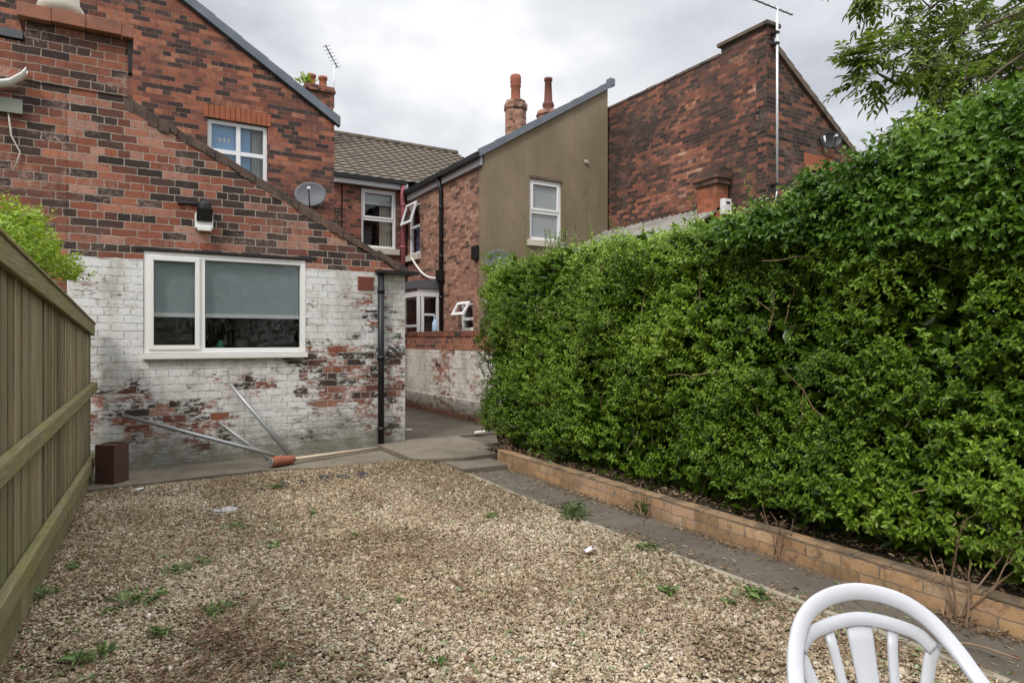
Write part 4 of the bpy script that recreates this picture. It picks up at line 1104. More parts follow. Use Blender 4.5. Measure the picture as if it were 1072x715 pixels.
# ================================================================== POLES AND TOOL
def pole(a, b, r, label):
    mb = MB(); a = Vector(a); b = Vector(b); mb.tube([a, a.lerp(b, .5), b], r, 12)
    o = mb.build('metal_pole', M['grey_metal']); tag(o, label, 'pole', 'poles leaning on the white wall'); return o
pole((-.02, 7.965, .61), (1.40, 7.34, .155), .021, 'longest grey pole, low slant along the white wall from the brown box')
pole((.92, 7.97, .475), (1.40, 7.72, .052), .014, 'short thin grey pole, middle of the three at the white wall')
pole((1.03, 7.965, .905), (1.64, 7.66, .055), .020, 'steep grey pole reaching highest up the white wall under the window')
tl = thing('post_tool', (1.5, 7.42, .03), 'pale wooden handle with a red-brown cylindrical head lying along the wall base', 'tool')
h0 = Vector((1.36, 7.315, .09)); h1 = Vector((2.70, 7.80, .06)); hd = (h1-h0).normalized()
mb = MB(); mb.tube([h0, h0+hd*.05, h0+hd*.24, h0+hd*.27], [.052, .060, .047, .034], 16); mb.build('head', M['terracotta'], tl)
mb = MB(); mb.tube([h0-hd*.012, h0-hd*.001], .046, 16); mb.build('end_face', M['grey_metal'], tl)
mb = MB(); mb.tube([h0+hd*.27, h0+hd*.8, h1], [.020, .019, .018], 10); mb.build('handle', M['pale_wood'], tl)

# odd stones, membrane, litter
def blob(name, c, r, mat, label, cat, seed=0, flat=.4, group=None):
    bm = bmesh.new(); bmesh.ops.create_icosphere(bm, subdivisions=3, radius=1)
    for v in bm.verts:
        k = 1+.35*mnoise.noise(v.co*1.6+Vector((seed, 0, 0)))+.12*mnoise.noise(v.co*5+Vector((0, seed, 0)))
        v.co = Vector((v.co.x*r[0]*k, v.co.y*r[1]*k, v.co.z*r[2]*k))+Vector(c)
    me = bpy.data.meshes.new(name); bm.to_mesh(me); bm.free()
    for p in me.polygons: p.use_smooth = True
    return tag(link(name, me, M[mat]), label, cat, group)
blob('flat_stone', (.70, 5.72, .015), (.115, .075, .022), 'limestone', 'flat whitish stone lying alone on the gravel before the window', 'stone', 3)
ms = MB(); vs = []; fs = []; nx, ny = 40, 8
for j in range(ny+1):
    for i in range(nx+1):
        x = 1.05+1.15*i/nx; y = 6.42+.055*(x-1)+.17*(j/ny-.5)*(1.0-.3*math.sin(i*.5))
        vs.append((x, y, gz(x, y)+.004+.022*max(0, mnoise.noise((x*6, y*9, 2)))+.008*math.sin(i*.9)))
for j in range(ny):
    for i in range(nx): a = j*(nx+1)+i; fs.append((a, a+1, a+nx+2, a+nx+1))
ms.add(vs, fs, True); tag(ms.build('black_membrane', M['black_sheet']), 'torn strip of black weed membrane poking out of the gravel edge', 'plastic sheet')
lb = MB(); lb.obox(Vector((4.28, 8.05, .115)), Vector((.9, -.4, .1)).normalized(), Vector((.4, .9, 0)).normalized(), Vector((-.09, .04, 1)).normalized(), .15, .07, .02)
tag(lb.build('white_litter', M['upvc'], bevel=.006), 'scrap of white board lying on the yard step near the hedge', 'litter')
lb = MB(); lb.obox(Vector((3.6, 9.0, .082)), Vector((1, .3, 0)).normalized(), Vector((-.3, 1, 0)).normalized(), Vector((0, 0, 1)), .09, .05, .012)
tag(lb.build('paper_scrap', M['upvc'], bevel=.003), 'tiny white paper scrap on the dark yard floor', 'litter')
lb = MB(); lb.obox(Vector((.12, 6.95, .02)), Vector((1, .2, .1)).normalized(), Vector((-.2, 1, 0)).normalized(), Vector((-.1, 0, 1)).normalized(), .07, .045, .012)
tag(lb.build('paper_scrap', M['upvc'], bevel=.003), 'crumpled white scrap on the gravel by the brown box', 'litter')

# ================================================================== VEGETATION
def shoots(P, D, nl, slen, L, W, jit=.5, spread=.75, outward=False):
    """leafy shoots: alternate leaves in pairs up each stem. returns arrays for leaves()"""
    n = len(P); D = norm(D)
    ref = np.where(np.abs(D[:, 2:3]) < .9, np.array([[0, 0, 1.]]), np.array([[1., 0, 0]]))
    A = norm(np.cross(D, ref)); B = np.cross(D, A)
    Ps = []; Ds = []; Ns = []; Ls = []; Ws = []
    ph = rng.uniform(0, 6.28, n)
    for i in range(nl):
        k = (i+.5)/nl
        base = P+D*(slen*k)[:, None]
        an = ph+i*2.4+rng.normal(0, .3, n)
        out = A*np.cos(an)[:, None]+B*np.sin(an)[:, None]
        d = norm(D*(1-spread+.3*k)+out*spread+rng.normal(0, .18*jit*2, (n, 3)))
        nn = norm(D*1.0-out*.4+np.array([0, 0, .7])+rng.normal(0, jit*.5, (n, 3)))
        if outward: nn = norm(D*.8+np.array([-.35, 0, .35])+rng.normal(0, .42, (n, 3))); d = norm(d+np.array([0, 0, -.25]))
        Ps.append(base); Ds.append(d); Ns.append(nn)
        Ls.append(rng.uniform(*L, n)*(1-.35*k)); Ws.append(rng.uniform(*W, n)*(1-.35*k))
    return [np.concatenate(q) for q in (Ps, Ds, Ns, Ls, Ws)]

hedge = thing('privet_hedge', (4.4, 3, .15), 'tall overgrown green hedge along the right side above the brick planter', 'hedge')
def hz(y):   # uneven top of the hedge
    return 2.25+.36*max(0, (3.3-y)/1.8)**1.2+.13*mnoise.noise((y*.9, 2.2, 0))+.08*mnoise.noise((y*2.7, 0, 1))-.55*max(0, (y-6.4)/.8)**2
def hx(y, z):   # front face: leans out at mid height, hollows in
    return 3.70+.13*mnoise.noise((y*.8, z*1.1, 5))+.13*mnoise.noise((y*2.0, z*2.2, 9))+.10*max(0, (z-1.5)/1.0)**2-.05*math.exp(-((z-.45)/.2)**2)
P = []; D = []
def noise3(p, s): return mnoise.noise((p[0]*s, p[1]*s, p[2]*s))
cnt = 0
while cnt < 13500:
    u = random.random()
    if u < .70:      # front
        y = random.uniform(.2, 7.1)
        if random.random() < .25: y = random.uniform(.4, 3.2)
        top = hz(y); z = .30+(top-.30)*random.random()**.92
        low = .20+.10*mnoise.noise((y*1.7, 0, 7))
        if z < low: continue
        dpt = abs(random.gauss(0, .10))
        x = hx(y, z)+dpt
        if y > 6.65: x += .40*((y-6.65)/.45)**2
        d = Vector((-1, random.gauss(0, .45), .55+random.gauss(0, .35)))
        if noise3((x, y, z), 1.7) < -.33 and random.random() < .8: continue   # thin patches
    elif u < .90:    # top
        y = random.uniform(0, 6.9); x = random.uniform(3.8, 5.3); z = hz(y)-abs(random.gauss(0, .10))-.25*max(0, (x-4.8)/.5)+.10*mnoise.noise((x*3, y*3, 0))
        d = Vector((random.gauss(-.15, .4), random.gauss(0, .4), 1))
    else:            # far end
        z = random.uniform(.35, 2.45); x = random.uniform(3.75, 5.2); y = 7.12+.12*mnoise.noise((x*2, z*2, 3))-abs(random.gauss(0, .10))-.3*max(0, (z-1.9)/.6)**2-.12*max(0, (4.1-x)/.4)**2
        d = Vector((random.gauss(-.35, .4), .8, .5+random.gauss(0, .3)))
    P.append((x, y, z)); D.append(d[:]); cnt += 1
P = np.array(P); D = np.array(D); n = len(P)
slen = rng.uniform(.07, .17, n)
a = shoots(P, D, 13, slen, (.026, .046), (.017, .027), outward=True)
base = np.array([mnoise.noise((p[0]*1.1, p[1]*1.1, p[2]*1.1)) for p in P])
base2 = np.array([mnoise.noise((p[0]*4, p[1]*4, p[2]*4)) for p in P])
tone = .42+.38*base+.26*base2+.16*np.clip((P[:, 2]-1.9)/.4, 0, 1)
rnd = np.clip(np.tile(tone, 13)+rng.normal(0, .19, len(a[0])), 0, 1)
szv = np.tile(1+.45*np.clip(np.array([mnoise.noise((p[0]*.9+4, p[1]*.9, p[2]*1.2)) for p in P]), -.5, 1), 13)*rng.uniform(.75, 1.25, len(a[0]))
leaves('foliage', a[0], a[1], a[2], a[3]*szv, a[4]*szv, rnd, M['privet'], hedge)
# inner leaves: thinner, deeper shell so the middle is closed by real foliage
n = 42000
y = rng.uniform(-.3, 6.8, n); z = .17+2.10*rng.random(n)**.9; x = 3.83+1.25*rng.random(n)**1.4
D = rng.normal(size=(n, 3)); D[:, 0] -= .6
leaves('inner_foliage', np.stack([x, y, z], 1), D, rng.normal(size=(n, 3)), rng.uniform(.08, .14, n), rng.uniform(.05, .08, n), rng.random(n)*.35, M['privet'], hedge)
# leggy tall sprays above the top
P = []; D = []
mbs = MB()
for i in range(90):
    y = random.uniform(.2, 6.7); x = random.uniform(3.8, 4.9); z = hz(y)-.05; h = .06+.42*random.random()**2.2
    if i < 16: y = random.gauss(5.8, .12); x = random.gauss(3.98, .08); h = random.uniform(.22, .46); z = hz(y)-.05
    lean = Vector((random.gauss(-.05, .2), random.gauss(0, .2), 1)).normalized()
    mbs.tube([(x, y, z-.15), Vector((x, y, z))+lean*h], .003, 4)
    for k in range(int(h/.045)):
        P.append(Vector((x, y, z))+lean*(.045*k)); D.append((lean+Vector((random.gauss(0, .5), random.gauss(0, .5), .1))))
for i in range(40):      # stems at the foot
    y = random.uniform(.3, 6.7); x = 3.85+abs(random.gauss(0, .15)); p = Vector((x, y, .12)); pts = [p]
    for k in range(5): p = p+Vector((random.gauss(0, .03), random.gauss(0, .05), random.uniform(.12, .22))); pts.append(p)
    m1 = MB(); m1.tube(pts, [.014*random.uniform(.6, 1.3)*(1-.12*k) for k in range(6)], 6); m1.build('stem', M['bark'], hedge, fix=False)
for i in range(60):      # bare dead twigs showing in the gaps of the face
    y = random.uniform(.6, 6.6); z = random.uniform(.5, 2.1); x = hx(y, z)+random.uniform(-.03, .10); p = Vector((x, y, z)); pts = [p]
    dr = Vector((random.gauss(-.1, .3), random.gauss(0, 1), random.gauss(-.2, .8))).normalized()
    for k in range(4): dr = (dr+Vector((random.gauss(0, .15), random.gauss(0, .25), random.gauss(0, .25)))).normalized(); p = p+dr*random.uniform(.05, .12); pts.append(p)
    m1 = MB(); m1.tube(pts, [.004, .0038, .0034, .003, .002], 5); m1.build('dead_twig', M['dead_wood'], hedge, fix=False)
mbs.build('spray_stems', M['bark'], hedge, fix=False)['kind'] = 'stuff'
P = np.array([p[:] for p in P]); D = np.array([tuple(d) for d in D])
a = shoots(P, D, 4, np.full(len(P), .05), (.028, .048), (.013, .022))
leaves('top_sprays', a[0], a[1], a[2], a[3], a[4], np.clip(rng.normal(.6, .2, len(a[0])), 0, 1), M['privet'], hedge)

# broad-leaved climber swamping the near end of the hedge top
cl = thing('climbing_shrub', (4.2, 1.6, 2.2), 'darker broad-leaved climber spilling over the near end of the hedge top', 'shrub')
P = []; D = []
while len(P) < 3300:
    y = random.uniform(.1, 3.6); z = random.uniform(1.45, 3.0)
    topz = 2.20+.46*max(0, min(1.3, (3.3-y)/1.8))**1.15+.10*mnoise.noise((y*1.6, 0, 3))
    lowz = 1.62+.22*(y-.4)/1.0*.9+.18*mnoise.noise((y*1.5, 4, 0))
    if z > topz or z < lowz: continue
    x = 3.62+.12*mnoise.noise((y*1.3, z*1.5, 11))+.45*max(0, (z-2.35)/.6)**1.4+abs(random.gauss(0, .12))
    P.append((x, y, z)); D.append((-1+random.gauss(0, .3), random.gauss(0, .5), -.15+random.gauss(0, .5)))
P = np.array(P); D = np.array(D)
a = shoots(P, D, 9, rng.uniform(.08, .18, len(P)), (.042, .070), (.026, .040), spread=.6, outward=True)
tone = .45+.3*np.array([mnoise.noise((p[0]*2, p[1]*2, p[2]*2)) for p in P])
leaves('foliage', a[0], a[1], a[2], a[3], a[4], np.clip(np.tile(tone, 9)+rng.normal(0, .16, len(a[0])), 0, 1), M['ivy'], cl)

# ash tree whose limbs hang in at top right
ash = thing('ash_tree', (6.2, .9, 0), 'ash tree leaning in at top right with feathery hanging leaves', 'tree')
mb = MB()
mb.tube([(6.2, 1.0, -.1), (6.15, 1.1, 1.2), (6.0, 1.2, 2.3), (5.9, 1.3, 3.2), (5.95, 1.3, 4.6)], [.16, .14, .12, .10, .06], 12)
CAM = Vector((0, 0, 1.4))
def ray(px, py, t): s = (px-536)/680; return Vector(((.5126+.8586*s)*t, (.8586-.5126*s)*t, 1.4+(356-py)/680*t))
limbs = [   # limb centre lines
    ([(5.9, 1.3, 3.1), (5.47, 2.09, 3.56), (4.99, 2.14, 3.3), (4.57, 2.16, 3.1), (4.29, 2.21, 3.02), (4.07, 2.23, 2.98), (3.92, 2.26, 3.03), (3.81, 2.27, 3.08)], .024, .7),
    ([(5.9, 1.3, 3.2), (5.94, 2.16, 3.75), (5.38, 2.14, 3.52), (4.75, 2.17, 3.27), (4.4, 2.15, 3.16)], .018, .8),
    ([(5.9, 1.3, 2.9), (5.55, 2.05, 3.23), (5.17, 2.04, 3.02), (4.8, 2.03, 2.85), (4.5, 2.09, 2.67)], .022, 1),
    ([(5.9, 1.3, 3.4), (5.67, 2.09, 4.03), (5.0, 2.14, 3.74), (4.53, 2.18, 3.59), (4.29, 2.22, 3.44)], .020, .9),
    ([(5.9, 1.3, 3.3), (5.43, 2.0, 3.72), (4.97, 2.04, 3.51), (4.64, 2.12, 3.36), (4.42, 2.17, 3.28)], .018, .9),
    ([(5.9, 1.3, 2.9), (5.33, 1.94, 3.32), (4.8, 2.03, 3.03), (4.45, 2.12, 2.9), (4.25, 2.16, 2.72)], .022, 1),
    ([(5.9, 1.3, 3.6), (5.5, 2.1, 4.3), (4.78, 2.16, 4.13), (4.24, 2.24, 3.82), (4.02, 2.26, 3.62), (3.92, 2.27, 3.53)], .016, .55),
    ([(5.9, 1.3, 2.9), (5.09, 1.85, 3.32), (4.65, 1.88, 3.08), (4.36, 1.94, 2.87)], .020, 1),
    ([(5.9, 1.3, 3.5), (6.06, 2.2, 4.09), (5.58, 2.26, 3.81), (5.11, 2.31, 3.67)], .018, 1),
    ([(5.9, 1.3, 2.8), (5.3, 1.9, 2.95), (4.9, 2.0, 2.78), (4.6, 2.1, 2.6)], .018, 1),
]
rach = []   # compound-leaf stalks (base, dir, length)
for pts, r0, sz in limbs:
    pts = [Vector(p) for p in pts]; n = len(pts)
    mb.tube(pts, [max(.004, r0*(1-i/(n-.5))) for i in range(n)], 8)
    for i in range(1, n):
        seg = pts[i]-pts[i-1]; m = 4 if i > n-3 else 3
        for q in range(m):
            p = pts[i-1]+seg*random.random()
            dr = (seg.normalized()*.55+Vector((random.gauss(0, .6), random.gauss(0, .6), random.gauss(.05, .5)))).normalized()
            ln = random.uniform(.12, .34)*sz; tip = p+dr*ln; mid = p+dr*ln*.5+Vector((0, 0, .03))
            mb.tube([p, mid, tip], [.006, .004, .002], 5)
            for w in range(random.randint(3, 6)):
                kk = random.uniform(.3, 1); b = p.lerp(tip, kk)
                d2 = (dr*.5+Vector((random.gauss(0, .7), random.gauss(0, .7), random.gauss(-.25, .5)))).normalized()
                rach.append((b, d2, random.uniform(.12, .22)))
    for w in range(7):
        rach.append((pts[-1], ((pts[-1]-pts[-2]).normalized()+Vector((random.gauss(0, .6), random.gauss(0, .6), random.gauss(-.2, .5)))).normalized(), random.uniform(.12, .2)))
P = []; D = []; Nn = []
for b, d, L in rach:
    s = d.cross(Vector((0, 0, 1))); s = s.normalized() if s.length > .05 else Vector((1, 0, 0)); u = s.cross(d)
    mb.tube([b, b+d*L*.55-Vector((0, 0, .01)), b+d*L-Vector((0, 0, .035*L/.2))], .0015, 3, cap=False)
    for k in range(5):
        c = b+d*(L*(.25+.17*k))-Vector((0, 0, .03*(.25+.17*k)**2))
        for sd in (-1, 1):
            P.append(c); D.append(s*sd*.9+d*.55-Vector((0, 0, .25))+Vector((random.gauss(0, .12), random.gauss(0, .12), random.gauss(0, .15)))); Nn.append(u+Vector((random.gauss(0, .3), random.gauss(0, .3), 0)))
    P.append(b+d*L-Vector((0, 0, .03))); D.append(d-Vector((0, 0, .3))); Nn.append(u)
mb.build('trunk', M['bark'], ash, fix=False)
P = np.array([p[:] for p in P]); D = np.array([p[:] for p in D]); Nn = np.array([p[:] for p in Nn]); n = len(P)
leaves('crown', P, D, Nn, rng.uniform(.046, .080, n), rng.uniform(.017, .028, n), np.clip(rng.normal(.45, .25, n), 0, 1), M['ash'], ash)

gt = thing('garden_tree', (2.6, -7, 0), 'large leafy tree at the far end of the garden, mirrored in the wide window', 'tree')
mb = MB(); mb.tube([(2.6, -7, -.1), (2.65, -7, 1.2), (2.5, -7.1, 2.6), (2.7, -7, 4.5)], [.2, .17, .13, .05], 10)
for i in range(7):
    an_ = i*.9; mb.tube([(2.6, -7, 1.3+.35*i), (2.6+.9*math.cos(an_), -7+.9*math.sin(an_), 2.0+.4*i), (2.6+1.9*math.cos(an_), -7+1.7*math.sin(an_), 2.3+.4*i)], [.06, .04, .015], 6)
mb.build('trunk', M['bark'], gt, fix=False)
n = 9000; v = norm(rng.normal(size=(n, 3))); kk = rng.random(n)**.4
cl_ = np.array([1+.5*mnoise.noise((a[0]*2.3, a[1]*2.3, a[2]*2.3)) for a in v])
P = np.array([2.2, -7, 2.9])+v*np.array([3.9, 1.6, 2.7])*(kk*cl_)[:, None]
P[:, 2] = np.abs(P[:, 2])
leaves('crown', P, rng.normal(size=(n, 3)), rng.normal(size=(n, 3)), rng.uniform(.10, .18, n), rng.uniform(.06, .10, n), np.clip(rng.normal(.3, .2, n), 0, 1), M['ash'], gt)

# bright bush behind the fence
bush = thing('lime_green_bush', (-.8, 6, 0), 'bright lime-green bush leaning over the fence top at left', 'bush')
P = []; D = []
for i in range(4200):
    v = Vector((random.gauss(0, 1), random.gauss(0, 1), random.gauss(0, 1))).normalized()
    k = random.random()**.35
    bump = 1+.28*mnoise.noise(v*2.2)+.15*mnoise.noise(v*5)
    p = Vector((-.80+v.x*.50*k*bump, 5.75+v.y*1.15*k*bump, 1.62+v.z*.74*k*bump))
    if p.x > -.33-.0442*(7.9-p.y)-.15 and p.z < 1.85: continue
    if p.z < .9: continue
    P.append(p[:]); D.append((v+Vector((0, 0, .8)))[:])
P = np.array(P); D = np.array(D)
a = shoots(P, D, 8, rng.uniform(.06, .13, len(P)), (.035, .058), (.020, .032), spread=.6, outward=True)
leaves('foliage', a[0], a[1], a[2], a[3], a[4], np.clip(rng.normal(.5, .22, len(a[0])), 0, 1), M['lime'], bush)
mb = MB()
for i in range(6): mb.tube([(-.85+.1*random.random(), 5.5+.1*i, -.1), (-.85+.15*random.random(), 5.3+.18*i, 1.0), (-.8+.2*random.random(), 5.1+.25*i, 1.9)], [.018, .012, .004], 6)
mb.build('stems', M['bark'], bush, fix=False)

# weeds: every plant its own object
def weed(name, c, r, n, L, W, mat, label, cat, group=None, up=.5, tone=(.5, .25)):
    n = int(n*1.3); k = max(2, min(4, n//14))                      # a few crowns, each with its own lean
    cx = rng.normal(0, r*.27, (k, 2)); w = rng.integers(0, k, n)
    th = rng.uniform(0, 6.28, n); el = rng.uniform(-.1, 1.6, n)*up*2
    D = np.stack([np.cos(th), np.sin(th), el], 1)
    rr = r*.28*rng.random(n)
    P = np.stack([c[0]+cx[w, 0]+rr*np.cos(th), c[1]+cx[w, 1]+rr*np.sin(th), c[2]+rng.uniform(0, 1, n)*r*up*.9], 1)
    Nn = np.stack([rng.normal(0, .6, n), rng.normal(0, .6, n), np.ones(n)], 1)
    o = leaves(name, P, D, Nn, rng.uniform(L[0]*.5, L[1]*.8, n), rng.uniform(W[0]*.6, W[1]*.9, n), np.clip(rng.normal(*tone, n), 0, 1), M[mat], fold=.1, droop=.25)
    return tag(o, label, cat, group)
W1 = 'small weeds in the gravel'
def gpt(px, py, z0=.01):
    t = (1.4-z0)*680/(py-356); s = (px-536)/680
    return ((.5126+.8586*s)*t, (.8586-.5126*s)*t, z0)
weed('grass_clump', gpt(600, 541), .16, 150, (.06, .14), (.006, .012), 'weed', 'leafy green weed clump growing at the middle of the path edge', 'weed', None, .5, (.4, .2))
specs = [(140, 634, .16, 46, (.05, .10), (.018, .03), 'flat dark green weed in the left gravel, biggest near the fence'),
         (188, 596, .10, 50, (.04, .07), (.010, .02), 'dull green weed with brown tips left of the gravel centre'),
         (216, 589, .06, 20, (.03, .06), (.02, .03), 'small bright green weed right beside the dull brown-tipped one'),
         (228, 640, .10, 40, (.05, .09), (.008, .016), 'upright pale-tipped weed in the gravel, left of centre'),
         (290, 511, .10, 60, (.05, .09), (.006, .012), 'tufty green weed next to the black membrane strip'),
         (246, 552, .09, 40, (.03, .06), (.012, .02), 'green weed on the gravel behind the flat white stone'),
         (288, 571, .05, 10, (.05, .07), (.03, .04), 'single pale round-leaved weed in the middle gravel'),
         (172, 664, .10, 40, (.03, .06), (.014, .022), 'low green weed nearest the brown dead patch'),
         (86, 692, .12, 44, (.05, .09), (.016, .028), 'light green weed in the near left corner'),
         (296, 698, .05, 16, (.03, .05), (.02, .03), 'bright tiny weed at the bottom edge of the gravel'),
         (326, 538, .07, 26, (.03, .05), (.012, .02), 'small green weed behind the centre of the gravel'),
         (370, 560, .06, 22, (.03, .06), (.014, .022), 'pale green weed beside a white pebble in mid gravel'),
         (514, 541, .07, 40, (.03, .06), (.012, .02), 'dark green sprig lying in the gravel near the path'),
         (465, 694, .05, 20, (.03, .05), (.014, .022), 'yellow-green sprig at the bottom centre of the gravel'),
         (420, 630, .05, 18, (.03, .05), (.012, .02), 'little olive weed in the centre gravel'),
         (700, 622, .08, 36, (.04, .07), (.012, .02), 'grey-green weed in the gravel right of centre'),
         (760, 632, .06, 22, (.03, .06), (.014, .022), 'flat green leafy weed towards the white chair'),
         (680, 575, .09, 40, (.04, .07), (.014, .022), 'broad-leaved weed at the gravel edge half way along the path'),
         (790, 625, .12, 70, (.04, .08), (.012, .022), 'tangled pale weed at the path edge behind the chair'),
         (45, 625, .12, 60, (.05, .09), (.008, .016), 'bluish green tuft against the fence gravel board'),
         (75, 595, .07, 30, (.03, .05), (.014, .022), 'scruffy green weed half way along the fence foot')]
for px, py, r, nn, L, W, lab in specs: weed('small_weed', gpt(px, py), r, nn, L, W, 'weed', lab, 'weed', W1, .28)
weed('dead_ground_cover', gpt(185, 700), .80, 1100, (.03, .07), (.006, .014), 'straw', None, None, None, .12, (.14, .13))['kind'] = 'stuff'
weed('ivy_sprig', (3.585, 4.02, 0.0), .15, 90, (.04, .07), (.02, .035), 'weed', 'leafy weed climbing the buff brick planter, half way along', 'weed', None, .6, (.35, .2))
weed('dandelion_plant', (3.74, 5.35, .17), .30, 70, (.08, .13), (.03, .045), 'weed', 'broad bluish-green leaves at the far end of the brick planter', 'weed', None, .5, (.15, .1))

def twiggy(name, base, h, n, label, litter=40):
    t = thing(name, base, label, 'dead plant', 'dead stems by the planter')
    mb = MB(); tips = []
    for i in range(n):
        p = Vector(base)+Vector((random.gauss(0, .02), random.gauss(0, .03), 0)); pts = [p]; d = Vector((random.gauss(-.05, .25), random.gauss(0, .35), 1)).normalized()
        L = h*random.uniform(.5, 1.1)
        for k in range(5):
            d = (d+Vector((random.gauss(0, .15), random.gauss(0, .18), random.gauss(0, .1)))).normalized(); p = p+d*L/5; pts.append(p)
            if k > 1 and random.random() < .6:
                e = (d+Vector((random.gauss(0, .7), random.gauss(0, .7), .2))).normalized(); mb.tube([p, p+e*L*.22], [.002, .001], 4); tips.append(p+e*L*.2)
        mb.tube(pts, [.0065, .006, .005, .004, .003, .002], 6); tips += pts[3:]
    mb.build('stem', M['dead_wood'], t, fix=False)
    P = np.array([(Vector(random.choice(tips))+Vector((random.gauss(0, .02),)*3))[:] for _ in range(litter)]+[(base[0]-abs(random.gauss(0, .06)), base[1]+random.gauss(0, .12), base[2]+.01+.02*random.random()) for _ in range(litter)])
    leaves('dry_leaves', P, rng.normal(size=P.shape), rng.normal(size=P.shape), rng.uniform(.02, .045, len(P)), rng.uniform(.008, .02, len(P)), rng.random(len(P))*.45, M['straw'], t)
twiggy('dead_shoot', (3.575, 1.62, -.005), .62, 7, 'tall bunch of dead brown stems at the planter wall right of the chair', 70)
twiggy('dead_shoot', (3.58, 2.70, -.005), .36, 5, 'bare dead twigs in front of the planter wall behind the chair', 14)
twiggy('dead_shoot', (3.56, 3.95, -.005), .30, 4, 'short dead stems with green leaves half way along the planter wall', 14)
twiggy('dead_shoot', (3.70, 6.28, .12), .25, 8, 'reddish dead growth at the far end of the planter wall', 60)

# cut twigs lying about
TW = 'cut twigs lying on the gravel'
for (px, py, px2, py2, lab) in ((640, 650, 662, 654, 'pale bare twig on the gravel below the path bend'), (388, 583, 445, 579, 'thin straight twig on the mid gravel'),
    (470, 604, 500, 622, 'grey twig slanting on gravel before the path'), (186, 582, 197, 556, 'thin dark twig standing out of gravel left of the white stone'),
    (560, 612, 585, 628, 'short dark twig on gravel right of centre'), (1000, 672, 1068, 690, 'yellowish vine stem lying across the path by the chair'), (955, 668, 1040, 705, 'long thin vine stem trailing behind the chair arm')):
    a = Vector(gpt(px, py, .018)); b = Vector(gpt(px2, py2, .018)); mid = (a+b)/2+Vector((random.gauss(0, .015), random.gauss(0, .015), .012)); mb = MB()
    mb.tube([a, a.lerp(mid, .5)+Vector((0, .006, .004)), mid, mid.lerp(b, .5)-Vector((0, .006, 0)), b], [.005, .0045, .004, .0035, .002], 6)
    br = (b-a).normalized(); sd = br.cross(Vector((0, 0, 1))); mb.tube([mid, mid+br*.05+sd*.03], [.003, .0015], 5)
    tag(mb.build('cut_twig', M['dead_wood'], fix=False), lab, 'twig', TW)
# crumpled wrapper
mb = MB(); c = Vector(gpt(617, 578, .02))
mb.add([c+Vector(v) for v in ((-.04, -.02, .01), (.0, -.03, .03), (.05, -.01, .008), (.03, .03, .025), (-.02, .03, .012), (.005, .0, .04))], [(0, 1, 5), (1, 2, 5), (2, 3, 5), (3, 4, 5), (4, 0, 5), (0, 4, 3, 2, 1)])
tag(mb.build('sweet_wrapper', simple('pale_pink_wrapper', (.72, .62, .66), .4)), 'crumpled pale pink wrapper on the gravel by the path', 'litter')

# ================================================================== CHAIR
chair = bpy.data.objects.new('plastic_chair', None); COL.objects.link(chair)
tag(chair, 'white plastic garden armchair with a slatted arched back, near right', 'chair')
def backx(z, y): return -.20-.30*(z-.42)+.55*y*y*min(1, max(0, (z-.3)/.4))
def cr(pts, n=8):   # Catmull-Rom through the points
    pts = [Vector(p) for p in pts]; out = []
    for i in range(len(pts)-1):
        p0 = pts[max(i-1, 0)]; p1 = pts[i]; p2 = pts[i+1]; p3 = pts[min(i+2, len(pts)-1)]
        for k in range(n):
            t = k/n; out.append(.5*((2*p1)+(p2-p0)*t+(2*p0-5*p1+4*p2-p3)*t*t+(3*p1-p0-3*p2+p3)*t**3))
    out.append(pts[-1]); return out
half = [(.27, .246, .540), (.15, .252, .548), (.02, .252, .566), (-.09, .238, .600), (-.175, .214, .650), (-.230, .190, .704), (-.272, .150, .755), (-.297, .088, .789), (-.310, .0, .802)]
full = half+[(x, -y, z) for x, y, z in half[-2::-1]]
pts = cr(full, 7)
sd = []; 
for p in pts:
    w = max(0, min(1, (p.z-.60)/.16)); inner = Vector((0, -p.y, 0)).normalized() if abs(p.y) > 1e-4 else Vector((0, 0, 0))
    # flat arm on top -> facing the sitter at the back
    up = Vector((-.25, 0, 1)); c0 = Vector((0, -1 if p.y > 0 else 1, 0))
    ctr = Vector((backx(.60, 0), 0, .60)); rad = (p-ctr); rad.x = -.25*rad.z
    s_ = (-c0*(1-w)*(1) + rad.normalized()*w*1.0) if p.y >= 0 else (-c0*(1-w)+rad.normalized()*w)
    sd.append(s_)
for i in range(len(sd)):
    pass
mb = MB(); mb.ribbon(pts, sd, .037, .014); mb.build('arm_and_back_rim', M['plastic_white'], chair)
# back panel: inner arch and slats
mb = MB()
arch = cr([(backx(.690, .165)+.004, .160, .690), (backx(.722, .12), .118, .722), (backx(.744, .0), 0, .744), (backx(.722, .12), -.118, .722), (backx(.690, .165)+.004, -.160, .690)], 6)
mb.ribbon(arch, [Vector((-.28, 0, 1))]*len(arch), .030, .012)
mb.build('back_arch', M['plastic_white'], chair)
for yt, yb, wt, wb in ((.174, .074, .032, .024), (.080, .040, .025, .018), (0, 0, .066, .030), (-.080, -.040, .025, .018), (-.174, -.074, .032, .024)):
    zt = .735 if abs(yt) < .05 else (.722 if abs(yt) < .1 else .700)
    p = []; w = []
    for k in range(9):
        q = k/8; z = zt+(.41-zt)*q; y = yt+(yb-yt)*(q**.8); p.append((backx(z, y)+.03*q*q-.006*(1-q), y, z)); w.append(wt+(wb-wt)*q)
    m = MB(); m.ribbon(p, [Vector((0, 1, 0))]*9, w, .010); m.build('back_slat', M['plastic_white'], chair)
